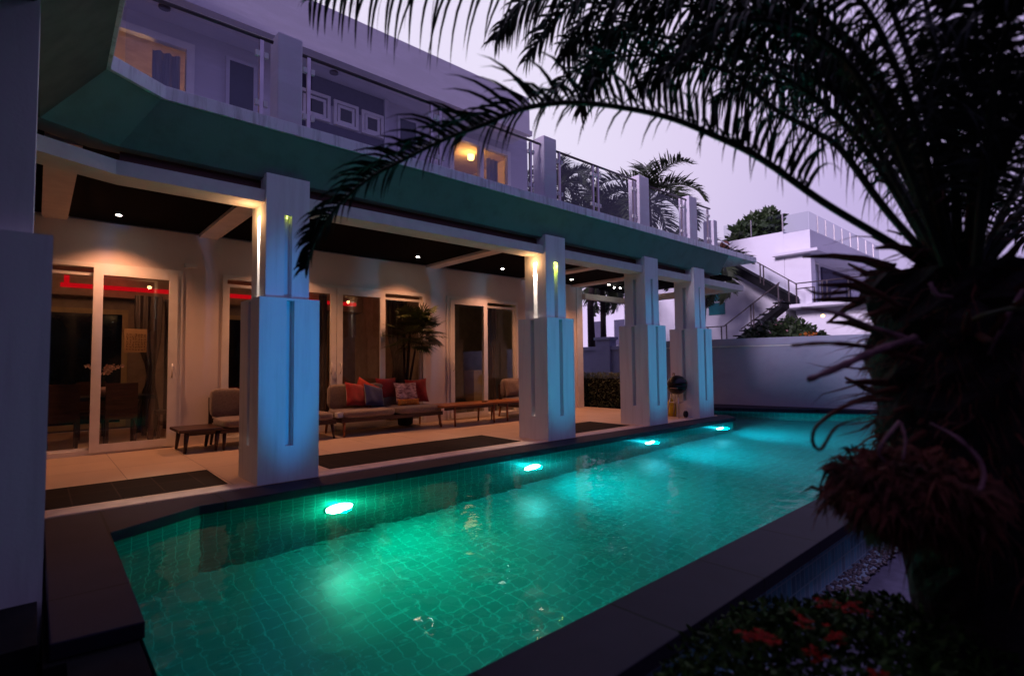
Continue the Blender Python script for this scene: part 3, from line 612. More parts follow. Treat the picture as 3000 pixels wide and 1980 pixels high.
ys=MB(); ys.loft([[ (9.28+sx*rx,.70+sy*ry,z) for sx,sy in ((-1,-.8),(-.8,-1),(.8,-1),(1,-.8),(1,.8),(.8,1),(-.8,1),(-1,.8))] for rx,ry,z in ((.13,.12,.004),(.15,.13,.12),(.14,.12,.28),(.11,.05,.38),(.12,.02,.42))])
tag(ys.build('charcoal_sack',M['yellow'],smooth=True),'yellow charcoal sack standing behind the barbecue','sack')
# ------------------------------------------------------------ garden walls and neighbour
def wline(y): return 13.17-.179*(y-1.71)
gw=empty('garden_wall',(13.4,0,0),'long grey garden wall with a capped top across the far end of the pool','wall')
def slantbox(y0,y1,dx0,dx1,z0,z1): 
    return MB().prism([(wline(y0)+dx0,y0),(wline(y0)+dx1,y0),(wline(y1)+dx1,y1),(wline(y1)+dx0,y1)],z0,z1)
slantbox(-9,4.3,0,.2,-.3,1.66).build('wall_body',M['wallg'],gw); slantbox(-9.02,4.32,-.05,.25,1.70,1.90).build('cap',M['wallg'],gw); slantbox(-9.01,4.31,-.025,.225,1.66,1.70).build('cap_line',M['white'],gw)
rw=empty('boundary_wall',(14,9,0),'dark grey boundary wall with a pier, seen through the open end of the terrace','wall')
MB().box(14,4.35,-.1,14.2,16,1.72).build('wall_body',M['wallg'],rw); MB().box(13.95,4.35,1.72,14.25,16,1.86).build('cap',M['wallg'],rw)
MB().box(13.9,6.06,-.1,14.3,6.70,2.10).box(13.85,6.0,2.10,14.35,6.76,2.2).build('pier',M['wallg'],rw)
def leafcloud(mb,c,rad,n,size,seed,fn=None,flat=0):
    rnd=random.Random(seed)
    for i in range(n):
        d=Vector((rnd.gauss(0,1),rnd.gauss(0,1),rnd.gauss(0,1))).normalized(); r=rnd.uniform(.55,1.0)**.6
        r*=.85+.3*noise.noise(d*2.2+Vector((seed,0,0)))
        p=Vector((c[0]+d.x*rad[0]*r,c[1]+d.y*rad[1]*r,c[2]+d.z*rad[2]*r))
        if fn and not fn(p): continue
        a=Vector((rnd.gauss(0,1),rnd.gauss(0,1),rnd.gauss(0,.7)+.5)).normalized()
        b=a.cross(Vector((rnd.gauss(0,1),rnd.gauss(0,1),rnd.gauss(0,1)))).normalized()
        L=size*rnd.uniform(.6,1.3); w=L*.28
        mb.poly([p,p+a*L*.5+b*w,p+a*L,p+a*L*.5-b*w])
hg=empty('hedge',(10.6,3.6,0),'low black green clipped hedge beyond the terrace end','hedge')
MB().box(10.36,2.64,-.05,10.9,6.5,.80).build('stems',M['black'],hg)
lm=MB(); rnd=random.Random(5)
for i in range(6000):
    f=rnd.random(); y=rnd.uniform(2.6,6.5); 
    if f<.6: p=Vector((10.33+rnd.uniform(-.04,.05),y,rnd.uniform(0,.93)))
    else: p=Vector((rnd.uniform(10.33,10.95),y,.86+rnd.uniform(-.05,.1)))
    a=Vector((rnd.gauss(-.5,1),rnd.gauss(0,1),rnd.gauss(.3,1))).normalized(); b=a.orthogonal().normalized(); L=.07
    lm.poly([p,p+a*L*.5+b*.016,p+a*L,p+a*L*.5-b*.016])
lm.build('leaves',M['leaf'],hg)
bu=empty('flowering_bush',(15,.6,-.3),'broad leaved flowering bush showing above the garden wall','bush')
MB().tube([(15,.6,-.35),(15.05,.6,.8),(15,.5,1.7)],[.09,.07,.04],8).build('trunk',M['bark'],bu,smooth=True)
lm=MB(); fm=MB(); om=MB()
for k,(y,z,r) in enumerate(((1.25,1.95,.42),(.75,2.15,.5),(.3,2.2,.5),(-.1,2.05,.45),(.6,1.6,.8),(-.45,1.8,.4))):
    leafcloud(lm,(15+.1*(k%3),y,z),(r*.9,r,r*.75),420,.17,20+k); leafcloud(fm,(14.9,y,z),(r*.9,r,r*.8),9,.09,50+k)
leafcloud(om,(14.8,-.35,1.95),(.2,.3,.12),40,.12,77)
lm.build('leaves',M['bushleaf'],bu); fm.build('blossoms',M['pinkfl'],bu); om.build('blossoms',M['orangefl'],bu)
# neighbour's villa
N=empty('neighbour_villa',(23,3,-.35),'white neighbouring villa with a roof terrace, outside stairs and teal windows','house')
def np_(mb,n,m,par=None,**k): return mb.build(n,m,par or N,**k)
np_(MB().box(19.6,2.0,-.35,29,9.5,6.24),'wall',M['villaw']); np_(MB().box(19.58,1.05,5.36,29,1.99,6.14),'wall',M['villaw']); np_(MB().box(19.6,1.06,3.30,20.05,1.99,5.25).box(20.05,1.6,3.30,29,1.99,5.25),'wall',M['villaw'])
np_(MB().box(19.2,.70,5.25,29,2.3,5.355),'canopy',M['villaw'])
np_(MB().box(18.6,-3.5,3.17,29,1.81,3.29),'balcony_slab',M['villaw']); np_(MB().box(19.5,-3.5,-.35,29,1.6,3.16),'wall',M['villaw'])
np_(MB().box(20.12,1.50,3.3,20.45,1.59,5.2),'door',M['teal']); b=MB()
for a in (20.6,21.3): frame_rect(b,a,a+.65,3.3,5.2,1.52,1.59,.06)
np_(b,'door',M['upvc']); np_(MB().box(20.66,1.55,3.36,21.9,1.56,5.14),'pane',M['glrail']); np_(MB().box(22.3,1.52,3.3,26,1.59,5.1),'door',M['navy'])
np_(MB().box(19.0,-.2,3.31,19.4,.25,3.75),'air_conditioner',M['navy'])
for z0,z1 in ((3.80,5.0),(3.22,3.72)):
    o=np_(MB().box(19.55,4.40,z0,19.598,5.1,z1),'window',M['teal'])
o=np_(MB().quad((19.57,1.98,6.24),(19.57,4.35,6.24),(19.57,4.35,6.93),(19.57,1.98,6.93)),'roof_glass',M['glrail']); np_(MB().box(19.56,3.2,6.24,19.6,3.23,6.93),'post',M['steel'],o); np_(MB().box(19.56,1.98,6.24,19.6,2.02,6.93),'post',M['steel'],o)
o=np_(MB().quad((19.57,1.08,6.14),(19.57,1.98,6.14),(19.57,1.98,6.83),(19.57,1.08,6.83)).quad((19.585,1.07,6.14),(29,1.07,6.14),(29,1.07,6.83),(19.585,1.07,6.83)),'roof_glass',M['glrail'])
for x in (20.5,21.4,22.4,23.4,24.5,25.6,26.8,28): np_(MB().box(x,1.05,6.14,x+.02,1.10,6.80),'post',M['steel'],o)
sx=18.6
sg=np_(MB().prism([(sx,0),(sx+.01,0),(sx+.01,.01),(sx,.01)],-5,-4.99) if False else MB().loft([[(sx-.0,y,z),(sx+.8,y,z),(sx+.8,y,z-.36),(sx-.0,y,z-.36)] for y,z in ((5.0,6.12),(1.45,3.62))]),'stair_flight',M['black'])
np_(MB().loft([[(sx-.04,y,z),(sx+.02,y,z),(sx+.02,y,z-.05),(sx-.04,y,z-.05)] for y,z in ((4.25,6.30),(2.95,5.32))]),'stair_trim',M['villaw'])
sg2=np_(MB().loft([[(sx-.7,y,z),(sx-.02,y,z),(sx-.02,y,z-.2),(sx-.7,y,z-.2)] for y,z in ((1.5,3.35),(4.0,1.5))]),'stair_flight',M['black'])
st=MB()
for k in range(10): st.box(sx-.72,1.5+k*.25,3.30-k*.185,sx-.02,1.5+k*.25+.30,3.34-k*.185)
np_(st,'step',M['black'],sg2)
def rail3(pts,posts,par,top=.0,r=.022,name='railing'):
    o=np_(MB().tube(pts,r,6),name,M['rail'],par)
    for x,y,z0,z1 in posts: np_(MB().box(x-.02,y-.02,z0,x+.02,y+.02,z1),'post',M['rail'],par)
rail3([(sx,2.62,5.02),(sx,1.25,4.02)],[(sx,2.5,4.2,4.95),(sx,2.38,4.1,4.86),(sx,1.5,3.4,4.2)],sg)
np_(MB().loft([[(sx,3.6,5.0),(sx,3.6,5.75)],[(sx,1.5,3.65),(sx,1.5,4.15)]],cap=False,close=False),'glass_panel',M['glrail'],sg)
rail3([(sx-.7,1.55,4.04),(sx-.7,3.65,2.60),(sx-.7,4.6,2.60)],[(sx-.7,1.6,3.2,4.0),(sx-.7,2.5,2.5,3.4),(sx-.7,2.6,2.45,3.35),(sx-.7,3.55,1.7,2.65),(sx-.7,3.75,1.6,2.6),(sx-.7,4.3,1.6,2.6)],sg2)
rail3([(sx,1.72,3.5),(sx,3.3,2.5)],[(sx,2.0,3,3.3),(sx,2.2,2.9,3.2)],sg2)
rail3([(18.62,1.3,4.03),(18.62,-3.4,4.03)],[(18.62,1.25,3.29,4.03),(18.62,.66,3.29,3.85),(18.62,.4,3.29,4.03),(18.62,.25,3.29,4.03),(18.62,-.4,3.29,4.03),(18.62,-1.4,3.29,4.03)],N)
rail3([(18.62,1.28,3.84),(18.62,.66,3.84)],[],N)
tag(MB().rev([(.08,0),(.17,.08),(.2,.2),(.15,.32),(.1,.36),(.02,.36)],(18.9,4.0,5.75),18).build('plant_pot',M['pot'],smooth=True),'round brown pot at the head of the neighbouring stairs','pot')
for k,(q,tt) in enumerate((((2411,929),14),((2493,941),14))):
    p=W(*q,19.5/1.25)
    o=MB().rev([(.01,0),(.05,.02),(.05,.06),(.01,.08)],(p.x,p.y,p.z),10).build('garden_lamp',M['warmled'],smooth=True); tag(o,['small warm lamp under the neighbouring balcony','small warm lamp seen between the dry palm stubs'][k],'lamp')
ob=empty('white_building',(24,12,-.3),'pale building seen through the open end of the terrace','house')
MB().box(22,9.6,-.35,34,20,4.6).build('wall',M['villaw'],ob); MB().box(21.9,9.5,4.6,34,20,4.8).build('roof',M['villaw'],ob)
for y in (11.0,12.6,14.2):
    b=MB(); frame_rect(b,0,0.01,0,0.01,0,0.01,.001); MB().box(21.95,y,2.2,21.99,y+.9,3.6).build('window',M['navy'],ob)
# ------------------------------------------------------------ palms
def frond(mb,pts,L,n,wd,droop=.9,side_ang=1.0,seed=0,up_=.25,tipk=.45,rach=.012,seg=4,fold=0,both=True,start=.12):
    """rachis through pts; leaflets are narrow bent strips hanging from both sides"""
    rnd=random.Random(seed); pts=[Vector(p) for p in pts]
    # Catmull-Rom resample
    P_=[pts[0]*2-pts[1]]+pts+[pts[-1]*2-pts[-2]]; path=[]
    for i in range(1,len(P_)-2):
        for k in range(8):
            t=k/8; a,b,c,d=P_[i-1],P_[i],P_[i+1],P_[i+2]
            path.append(.5*((2*b)+(c-a)*t+(2*a-5*b+4*c-d)*t*t+(3*b-a-3*c+d)*t*t*t))
    path.append(pts[-1]); m=len(path)-1
    mb.tube(path,[rach*(1-.8*i/m)+.0015 for i in range(m+1)],6)
    for i in range(n):
        f=start+(1-start)*(i+rnd.random()*.5)/n; x=f*m; k=min(int(x),m-1); p=path[k].lerp(path[k+1],x-k); T=(path[k+1]-path[k]).normalized()
        S=T.cross(Vector((0,0,1)))
        if S.length<.05: S=T.orthogonal()
        S.normalize(); U=S.cross(T)
        for sg_ in ((-1,1) if both else (1,)):
            ll=L*(1-tipk*abs(f-.4)/.6)*rnd.uniform(.8,1.15)*(1-.55*max(0,f-.8)/.2)
            d=(S*sg_*side_ang+T*(.55+rnd.uniform(-.15,.15))+U*(up_+rnd.uniform(-.1,.25))).normalized()
            q=p.copy(); cur=d.copy(); left=[];right=[]; dq=droop*rnd.uniform(.45,1.7)
            wv=cur.cross(U+T*.2).normalized()
            for s in range(seg+1):
                ww=wd*(1-(s/seg)**2)*(.6+.8*min(1,s*1.0)) if s else wd*.5
                left.append(q+wv*ww); right.append(q-wv*ww)
                cur=(cur+Vector((0,0,-1))*dq*(.35+.5*s/seg)).normalized(); q=q+cur*ll/seg
            nn=len(mb.v); mb.v+=[tuple(v) for v in left]+[tuple(v) for v in right]; h=seg+1
            for s in range(seg): mb.f.append((nn+s,nn+s+1,nn+h+s+1,nn+h+s))
    return mb
def far_palm(base,crown,n,L,lab,seed,drp=1.0,group='palms behind the terrace',low=.0,rr=.13):
    rnd=random.Random(seed); e=empty('palm_tree',base,lab,'palm',group)
    b=Vector(base);c=Vector(crown); mid=(b+c)/2+Vector((rnd.uniform(-.2,.2),rnd.uniform(-.2,.2),0))
    MB().tube([b,mid,c-Vector((0,0,.3)),c],[rr*1.5,rr,rr*.8,rr],10).build('trunk',M['bark'],e,smooth=True)
    cr=MB()
    for k in range(n):
        a=k*2.399+rnd.uniform(-.2,.2); el=low+(1.25-low)*((k+.5)/n); h=Vector((math.cos(a),math.sin(a),0)); pts=[]
        p=c.copy(); ang=el
        for s in range(6):
            pts.append(p.copy()); p=p+(h*math.cos(ang)+Vector((0,0,math.sin(ang))))*L/5; ang-=drp*.42*rnd.uniform(.8,1.2)
        frond(cr,pts,L*.34,48,.024,droop=.42,seed=seed*50+k,up_=.5,rach=.03,seg=3,side_ang=.75)
    cr.build('crown',M['leaf'],e)
far_palm((15,7.75,-.1),(15,7.4,7.1),17,2.3,'palm with a dark round crown seen behind the balcony glass, left of the tall frond',1)
far_palm((15.3,9.8,-.1),(15.2,9.45,9.0),15,2.1,'palm rising behind the balcony just right of the upper floor end',2)
far_palm((15,4.6,-.1),(15,5.0,7.25),16,2.5,'palm with a tall upright frond above the balcony pilasters',3,low=-.3)
far_palm((16.5,8.5,-.1),(16.4,8.3,4.9),12,1.9,'low palm with hanging fronds under the terrace beam',4,low=-.9,drp=.9)
far_palm((16.2,3.75,-.1),(16.2,3.45,4.7),13,1.9,'palm half hidden behind the balcony corner and the last column',5,low=-.7)
def broad_tree(base,top,r,n,size,lab,seed,kind='leaf'):
    e=empty('tree',base,lab,'tree','trees behind the neighbouring villa'); b=Vector(base);c=Vector(top)
    t=MB().tube([b,(b+c)/2+Vector((.2,.1,0)),c],[.22,.16,.06],8)
    for k in range(5): t.tube([(b+c)/2+Vector((0,0,.5*k)),c+Vector((random.uniform(-r,r)*.6,random.uniform(-r,r)*.6,random.uniform(-.4,.4)*r))],[.07,.02],6)
    t.build('trunk',M['bark'],e); l=MB(); rnd=random.Random(seed)
    for k in range(8):
        q=(c.x+rnd.uniform(-r,r)*.8,c.y+rnd.uniform(-r,r)*.9,c.z+rnd.uniform(-.5,.4)*r); s=r*rnd.uniform(.35,.6)
        leafcloud(l,q,(s,s,s*.8),n//8,size,seed*10+k)
    l.build('crown',M[kind],e)
broad_tree((30,9.5,-.3),(30,9.3,7.9),1.25,2000,.42,'dark leafy tree left of the neighbouring roof terrace',31)
broad_tree((31,7.2,-.3),(31,7.2,9.4),1.3,1500,.55,'broad leaved tree with ragged crown above the neighbouring roof terrace',33,'bushleaf')
broad_tree((24,11,-.3),(24,11.2,6.2),2.6,2600,.4,'dark tree behind the terrace end, beside the pale building',35)
broad_tree((36,-14,-.3),(36,-14,7),4.5,3000,.6,'dark tree far right behind the near palm',37)
# near date palm
tb=W(2850,1900,1.9); tc_=W(2815,880,1.9)
DP=empty('date_palm',(tb.x,tb.y,-.35),'big dark date palm close to the camera with arching fronds and dry brown stubs','palm')
rings=[];rnd=random.Random(9)
zz=[-.36+i*.06 for i in range(33)]
for z in zz:
    f=(z+.36)/1.92; cx_=tb.x+(tc_.x-tb.x)*f; cy_=tb.y+(tc_.y-tb.y)*f; row=[]
    for j in range(22):
        t=2*math.pi*j/22; r=.21+.05*f+.045*noise.noise(Vector((math.cos(t)*2.2,math.sin(t)*2.2,z*9)))+.03*abs(math.sin(z*24+ (j%2)*1.5)); r*=1-.28*max(0,min(1,(.75-z)/.25)); row.append((cx_+r*math.cos(t),cy_+r*math.sin(t),z))
    rings.append(row)
MB().loft(rings).build('trunk',M['bark'],DP)
# stubs of cut leaves round the trunk
stb=MB(); rnd=random.Random(21)
for k in range(95):
    z=rnd.uniform(.70,1.62); a=k*2.399; f=(z+.36)/1.92; cx_=tb.x+(tc_.x-tb.x)*f; cy_=tb.y+(tc_.y-tb.y)*f
    h=Vector((math.cos(a),math.sin(a),0)); L=rnd.uniform(.10,.30)*(1.15 if z>1.1 else .8); el=rnd.uniform(-.3,.75) if z>1.0 else rnd.uniform(-.9,.3)
    p=Vector((cx_,cy_,z))+h*.19; pts=[]
    for s in range(4): pts.append(p.copy()); p=p+(h*math.cos(el)+Vector((0,0,math.sin(el))))*L/3; el-=rnd.uniform(-.1,.35)
    stb.tube(pts,[.024,.016,.012,.005],5)
stb.build('leaf_stubs',M['fibre'],DP)
dl=MB()
for k in range(520):
    z=rnd.uniform(.75,1.62); a=rnd.uniform(0,6.283); f=(z+.36)/1.92; h=Vector((math.cos(a),math.sin(a),rnd.uniform(-.5,.8))).normalized()
    p=Vector((tb.x+(tc_.x-tb.x)*f,tb.y+(tc_.y-tb.y)*f,z))+h*.2; L=rnd.uniform(.10,.34); cur=h.copy(); wv=h.orthogonal().normalized(); w0=rnd.uniform(.002,.007); l_=[];r_=[]
    for s_ in range(6):
        ww=w0*(1-(s_/5)**2)+.0004; l_.append(p+wv*ww); r_.append(p-wv*ww); cur=(cur+Vector((rnd.gauss(0,.22),rnd.gauss(0,.22),rnd.gauss(-.16,.2)))).normalized(); p=p+cur*L/5
    nn=len(dl.v); dl.v+=[tuple(v) for v in l_+r_]
    for s_ in range(5): dl.f.append((nn+s_,nn+s_+1,nn+6+s_+1,nn+6+s_))
dl.build('dry_leaflets',M['fibre'],DP)
# hairy fibre skirt
fb=MB()
for k in range(3600):
    z=rnd.uniform(.74,1.5); a=rnd.uniform(0,6.283); f=(z+.36)/1.92; c0=Vector((tb.x+(tc_.x-tb.x)*f,tb.y+(tc_.y-tb.y)*f,z))
    h=Vector((math.cos(a),math.sin(a),rnd.uniform(-.8,.5))).normalized(); bulge=.24+.14*math.exp(-((z-.62)/.2)**2)+.05*noise.noise(Vector((math.cos(a)*3,math.sin(a)*3,z*5)))
    p=c0+h*bulge*rnd.uniform(.75,1); d=(h+Vector((rnd.gauss(0,.5),rnd.gauss(0,.5),rnd.gauss(-.5,.5)))).normalized(); L=rnd.uniform(.04,.13); w_=d.orthogonal().normalized()*rnd.uniform(.0015,.005)
    m_=p+d*L*.5; e_=p+d*L+Vector((0,0,-L*.4)); fb.poly([p-w_,m_-w_,e_,m_+w_,p+w_])
lc=W(2655,1440,1.62)
for k in range(4200):
    d=Vector((rnd.gauss(0,1),rnd.gauss(0,1),rnd.gauss(0,1))).normalized(); p=lc+Vector((d.x*.14,d.y*.20,d.z*.12))*rnd.uniform(.45,1.0)*(1+.35*noise.noise(d*2.5))
    q=(d+Vector((rnd.gauss(0,.6),rnd.gauss(0,.6),rnd.gauss(-.3,.6)))).normalized(); L=rnd.uniform(.03,.085); w_=q.orthogonal().normalized()*rnd.uniform(.002,.007)
    m_=p+q*L*.5; e_=p+q*L+Vector((0,0,-L*.5)); fb.poly([p-w_,m_-w_*1.4,e_,m_+w_*1.4,p+w_])
fb.build('fibre_skirt',M['fibre'],DP)
# dry stalks and curls
def strip(mb,pts,r,flat=.35):
    pts=[Vector(p) for p in pts]; mb.tube(pts,r,6)
for nm,mt,q,r in (
  ('dry_stalk','deadleaf',[((2700,1010),1.75),((2560,960),1.7),((2440,915),1.65),((2345,903),1.62)],[.022,.018,.014,.008]),
  ('dry_stalk','fibre',[((2700,1060),1.7),((2560,1020),1.66),((2430,1005),1.62),((2320,1012),1.6)],[.022,.018,.013,.010]),
  ('dry_stalk','deadleaf',[((2680,990),1.7),((2560,1030),1.62),((2460,1075),1.58),((2370,1112),1.55)],[.024,.022,.022,.016]),
  ('dry_stalk','fibre',[((2620,1170),1.7),((2500,1180),1.66),((2400,1240),1.62),((2380,1290),1.6),((2405,1315),1.6),((2450,1250),1.62),((2520,1225),1.66)],[.014,.012,.012,.011,.010,.009,.006]),
  ('dry_stalk','deadleaf',[((2635,1235),1.58),((2590,1290),1.56),((2575,1330),1.55),((2610,1368),1.56)],[.010,.010,.010,.007]),
  ('dry_stalk','deadleaf',[((2640,1240),1.58),((2652,1290),1.56),((2645,1350),1.55)],[.009,.009,.007]),
  ('dry_stalk','deadleaf',[((2725,1240),1.55),((2800,1280),1.5),((2870,1350),1.47),((2880,1410),1.46),((2850,1470),1.46)],[.008,.012,.014,.013,.008]),
  ('dry_stalk','deadleaf',[((3010,830),1.6),((2950,930),1.6),((2895,1040),1.62)],[.014,.016,.010]),
  ('dry_stalk','olive',[((2830,950),1.65),((2880,925),1.6),((2960,905),1.57),((3040,910),1.55)],[.014,.018,.016,.012]),
  ('dry_stalk','deadleaf',[((2725,830),1.62),((2745,865),1.6),((2790,870),1.6)],[.013,.015,.008]),
  ('dry_stalk','fibre',[((2480,855),1.75),((2400,860),1.7),((2360,845),1.68)],[.016,.012,.006]),
  ('dry_stalk','fibre',[((2640,900),1.75),((2520,830),1.7),((2440,800),1.68)],[.020,.016,.008])):
    P_=[W(*a,t) for a,t in q]
    path=[]; 
    for i in range(len(P_)-1):
        for s in range(5): 
            t=s/5; a=P_[max(i-1,0)];b=P_[i];c=P_[i+1];d=P_[min(i+2,len(P_)-1)]
            path.append(.5*((2*b)+(c-a)*t+(2*a-5*b+4*c-d)*t*t+(3*b-a-3*c+d)*t*t*t))
    path.append(P_[-1]); n_=len(path)-1; rr=[r[min(int(i/n_*(len(r)-1)),len(r)-2)]*(1-(i/n_*(len(r)-1)-min(int(i/n_*(len(r)-1)),len(r)-2)))+r[min(int(i/n_*(len(r)-1)),len(r)-2)+1]*(i/n_*(len(r)-1)-min(int(i/n_*(len(r)-1)),len(r)-2)) for i in range(n_+1)]
    MB().tube(path,[x*.48*rnd.uniform(.75,1.25) for x in rr],7).build(nm,M[mt],DP,smooth=True)
# live fronds: (points seen, distance at start, distance at tip, leaflet length, count, droop)
FR=[
 ([(2790,840),(2640,730),(2419,597),(2236,470),(2102,402),(1930,337),(1700,302),(1540,318),(1420,365),(1300,410),(1180,470),(1080,525),(985,610),(925,700),(895,790)],1.85,2.35,.30,130,.75,0.8),
 ([(2780,820),(2600,620),(2465,440),(2388,386),(2270,320),(2140,215),(1980,170),(1830,165),(1700,200),(1590,300)],1.85,2.6,.30,95,.9,.4),
 ([(2770,800),(2640,560),(2500,330),(2330,130),(2150,30),(1950,-30),(1750,-20),(1620,60),(1540,180)],1.9,2.7,.33,95,.9,.4),
 ([(2780,800),(2700,500),(2560,200),(2350,20),(2050,-60),(1700,-85),(1350,-75),(1080,-45),(900,0)],1.9,2.5,.50,72,1.2,-.1),
 ([(2790,800),(2740,450),(2640,100),(2520,-150),(2300,-330),(2000,-380)],1.9,2.2,.33,80,.9,.3),
 ([(2810,800),(2790,450),(2740,150),(2680,-100),(2560,-300)],1.9,1.9,.32,75,.8,.3),
 ([(2830,800),(2850,450),(2860,150),(2850,-150)],1.9,1.6,.32,70,.8,.3),
 ([(2850,800),(2920,500),(3000,250),(3100,50)],1.9,1.8,.32,60,.9,.3),
 ([(2850,820),(2950,600),(3050,420),(3180,300)],1.9,2.0,.30,50,.9,.3),
 ([(2770,790),(2600,480),(2430,260),(2230,170),(2080,150),(1960,190),(1870,260)],2.1,2.8,.33,80,.95,.4),
 ([(2780,800),(2650,480),(2450,180),(2150,-20),(1900,-20),(1720,60),(1650,180)],2.0,2.6,.34,90,1.0,.2),
 ([(2780,800),(2600,420),(2350,120),(2060,20),(1850,60),(1750,180),(1700,330)],2.0,2.8,.34,90,1.0,.2),
 ([(2780,800),(2700,520),(2500,150),(2200,-80),(1800,-90),(1550,0),(1450,120)],2.1,2.7,.36,90,1.1,.2),
 ([(2780,800),(2620,560),(2440,330),(2200,180),(1950,110),(1780,90),(1640,130)],2.0,2.5,.34,90,1.1,.2),
 ([(2770,780),(2620,400),(2450,150),(2250,60),(2080,90),(1950,200)],1.7,1.9,.26,80,.95,.35),
 ([(2760,800),(2560,470),(2400,300),(2270,240),(2170,250),(2090,300)],2.2,2.8,.30,60,1.0,.4),
 ([(2790,780),(2680,350),(2560,60),(2440,-60),(2300,-60)],1.7,1.7,.30,70,1.0,.3),
 ([(2780,800),(2650,500),(2560,300),(2440,200),(2330,260)],2.3,2.9,.36,70,1.1,.4),
 ([(2860,780),(2900,350),(2960,50),(3060,-120)],1.6,1.4,.28,60,.9,.3),
]
for k,(q,t0,t1,L,n,dr,upv) in enumerate(FR):
    pts=[W(*p,t0+(t1-t0)*i/(len(q)-1)) for i,p in enumerate(q)]
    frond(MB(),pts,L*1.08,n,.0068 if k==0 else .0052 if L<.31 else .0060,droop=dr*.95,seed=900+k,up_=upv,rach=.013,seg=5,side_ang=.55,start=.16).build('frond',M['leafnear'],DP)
rnd=random.Random(77)
for k in range(8):
    a=rnd.uniform(-1.9,.75); h=Vector((math.cos(a),math.sin(a),0)); el=rnd.uniform(.85,1.5); p=tc_+Vector((0,0,-.02)); L=rnd.uniform(1.5,2.3); pts=[]
    for s_ in range(7): pts.append(p.copy()); p=p+(h*math.cos(el)+Vector((0,0,math.sin(el))))*L/6; el-=rnd.uniform(.12,.34)
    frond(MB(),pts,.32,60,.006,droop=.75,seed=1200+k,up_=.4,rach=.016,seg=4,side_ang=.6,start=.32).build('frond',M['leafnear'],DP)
# ixora hedge by the palm
HX=empty('flowering_hedge',(.05,-5.3,-.35),'low dark ixora hedge with red flower heads beside the near palm','hedge')
stm=MB()
for k in range(40):
    a=rnd.uniform(0,6.28); r=rnd.uniform(0,.45); stm.tube([(.05+r*.4*math.cos(a),-5.32+r*.3*math.sin(a),-.36),(.05+r*math.cos(a),-5.32+r*.5*math.sin(a),.25)],.006,4)
stm.build('stems',M['bark'],HX)
lm=MB(); rnd=random.Random(4)
def hz(x,y): return .415-.9*((x-.12)/.95)**2*.28-.5*((y+5.42)/.5)**2*.35+.05*noise.noise(Vector((x*4,y*4,0)))
def hok(x,y): return ((x-.12)/.80)**2+((y+5.38)/.52)**2<1
i=0
while i<9500:
    x=rnd.uniform(-.75,.95); y=rnd.uniform(-5.95,-4.8)
    if not hok(x,y): continue
    i+=1; z=hz(x,y)-abs(rnd.gauss(0,.10)); p=Vector((x,y,z)); a=Vector((rnd.gauss(0,1),rnd.gauss(0,1),rnd.gauss(.6,.7))).normalized(); b=a.cross(Vector((rnd.gauss(0,1),rnd.gauss(0,1),rnd.gauss(0,1)))).normalized(); L=rnd.uniform(.022,.045); 
    lm.poly([p,p+a*L*.35+b*L*.2,p+a*L*.7+b*L*.18,p+a*L,p+a*L*.7-b*L*.18,p+a*L*.35-b*L*.2])
lm.build('leaves',M['hedge'],HX)
fm=MB()
for (u,v,t) in ((2241,1797,1.65),(2252,1815,1.62),(2350,1776,1.7),(2418,1757,1.78),(2475,1760,1.8),(2512,1760,1.8),(2445,1802,1.6),(1985,1930,1.45),(1975,1955,1.4),(2170,1960,1.4),(2190,1795,1.66),(2575,1870,1.4),(2380,1830,1.55),(1945,1900,1.5)):
    c=W(u,v,t); c.z=hz(c.x,c.y)+.01 if hok(c.x,c.y) else c.z
    for j in range(15):
        p=c+Vector((rnd.gauss(0,.014),rnd.gauss(0,.014),rnd.gauss(0,.010)))
        for s in range(4):
            t_=s*1.57+rnd.random(); a=Vector((math.cos(t_),math.sin(t_),.3))*.013; b=Vector((-math.sin(t_),math.cos(t_),0))*.004; fm.poly([p,p+a*.6+b,p+a,p+a*.6-b])
fm.build('flowers',M['flower'],HX)
# ------------------------------------------------------------ light
Wd=bpy.data.worlds.new('World'); sc.world=Wd; Wd.use_nodes=True; n=Wd.node_tree; n.nodes.clear()
o=add(n,'ShaderNodeOutputWorld'); bg=add(n,'ShaderNodeBackground'); lk(n,bg.outputs[0],o.inputs[0])
sk=add(n,'ShaderNodeTexSky'); sk.sky_type='NISHITA'; sk.sun_disc=False; sk.sun_elevation=R(1.5); sk.sun_rotation=R(200); sk.air_density=1.5; sk.dust_density=2
geo=add(n,'ShaderNodeTexCoord'); 
dp=add(n,'ShaderNodeVectorMath',operation='DOT_PRODUCT'); lk(n,geo.outputs['Generated'],dp.inputs[0]); dp.inputs[1].default_value=Vector((.45,.75,.38)).normalized()
cr=add(n,'ShaderNodeValToRGB'); mr=add(n,'ShaderNodeMapRange'); mr.inputs[1].default_value=-1; mr.inputs[2].default_value=1; lk(n,dp.outputs['Value'],mr.inputs[0]); lk(n,mr.outputs[0],cr.inputs[0])
e=cr.color_ramp.elements; e[0].position=0; e[0].color=(.12,.10,.30,1); e[1].position=.985; e[1].color=(.82,.75,.95,1)
for p_,c_ in ((.25,(.17,.14,.42,1)),(.45,(.215,.175,.47,1)),(.62,(.235,.195,.445,1)),(.78,(.46,.37,.68,1)),(.88,(.56,.46,.77,1)),(.94,(.72,.62,.87,1))):
    x=e.new(p_); x.color=c_
sm=add(n,'ShaderNodeVectorMath',operation='SCALE'); lk(n,sk.outputs[0],sm.inputs[0]); sm.inputs['Scale'].default_value=.06
mx=add(n,'ShaderNodeMix',data_type='RGBA',blend_type='ADD'); mx.inputs[0].default_value=.15; lk(n,cr.outputs[0],mx.inputs[6]); lk(n,sm.outputs[0],mx.inputs[7]); lk(n,mx.outputs[2],bg.inputs[0]); bg.inputs[1].default_value=1.0
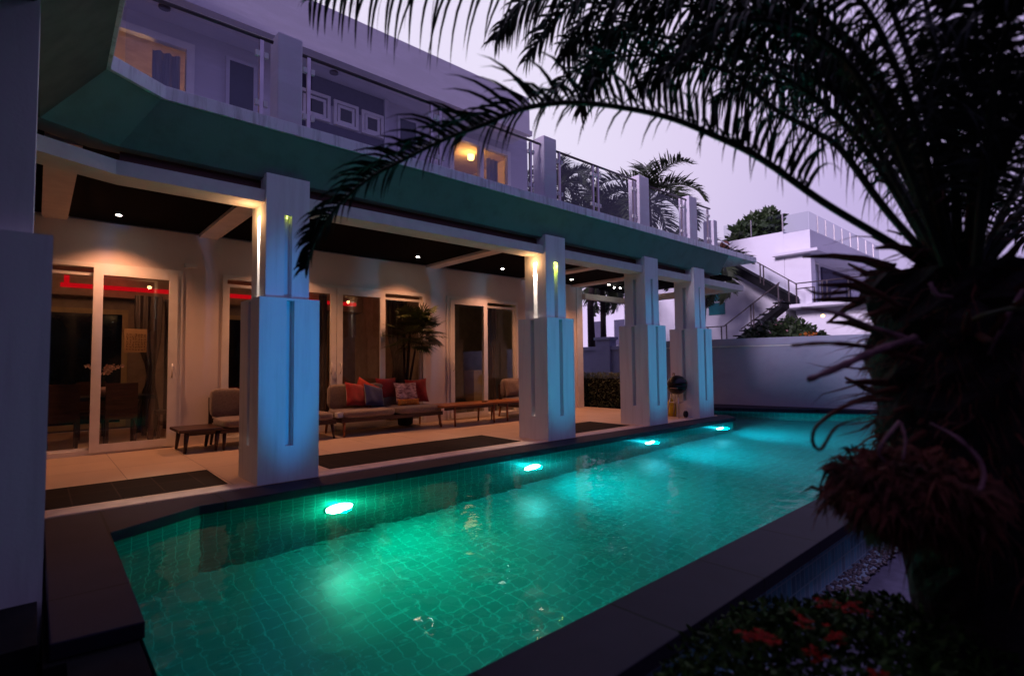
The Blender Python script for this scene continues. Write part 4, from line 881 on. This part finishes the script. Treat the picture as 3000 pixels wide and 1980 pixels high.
sun=light('sun','SUN',(0,0,20),3.4,(.90,.72,1),angle=R(12)); aim(sun,(1,.12,-.30))
# added blue spots without any real fixture, aimed to tint the column fronts
for x_,c_,e_,k_ in ((.32,(.0,.33,1),400,1),(4.71,(.0,.50,1),230,1),(7.57,(.0,.52,1),230,1),(9.5,(.0,.52,1),250,1)):
    l=light('added_column_spot','SPOT',(x_+.9,-4.95,.25),e_,c_,spot_size=R(31),spot_blend=.65,shadow_soft_size=.10); aim(l,(-.9,5.0,1.12)); l.scale=(.33 if x_<1 else .5,1,1)
# unseen hedge added behind and left of camera to block low sky and sun
tall=empty('light_blocking_hedge',(0,-10,-.35),'unseen tall dark hedge added on the camera side to block light','hedge')
MB().box(-9,-10.6,-.35,22,-9.8,6.3).box(-9,-9.8,-.35,-8.2,9,7.2).build('stems',M['black'],tall)
lm=MB(); rnd=random.Random(15)
for i in range(14000):
    if i%3: p=Vector((rnd.uniform(-9,22),-9.78+rnd.uniform(-.1,.12),rnd.uniform(-.3,6.4))); 
    else: p=Vector((-8.18+rnd.uniform(-.1,.12),rnd.uniform(-9.8,9),rnd.uniform(-.3,7.3)))
    a=Vector((rnd.gauss(0,1),rnd.gauss(0,1),rnd.gauss(.3,1))).normalized(); b=a.orthogonal().normalized(); L=.16
    lm.poly([p,p+a*L*.5+b*.04,p+a*L,p+a*L*.5-b*.04])
lm.build('leaves',M['leaf'],tall)
# ------------------------------------------------------------ render settings
sc.view_settings.view_transform='Standard'; sc.view_settings.look='None'; sc.view_settings.exposure=0; sc.view_settings.gamma=1
cy=sc.cycles; cy.max_bounces=10; cy.diffuse_bounces=4; cy.glossy_bounces=5; cy.transmission_bounces=8; cy.transparent_max_bounces=16
cy.sample_clamp_indirect=4; cy.sample_clamp_direct=0; cy.caustics_refractive=True; cy.caustics_reflective=False; cy.blur_glossy=.5
cy.use_denoising=True
try: cy.denoiser='OPENIMAGEDENOISE'; cy.denoising_input_passes='RGB_ALBEDO_NORMAL'; cy.denoising_prefilter='ACCURATE'
except Exception: pass
cy.use_light_tree=True
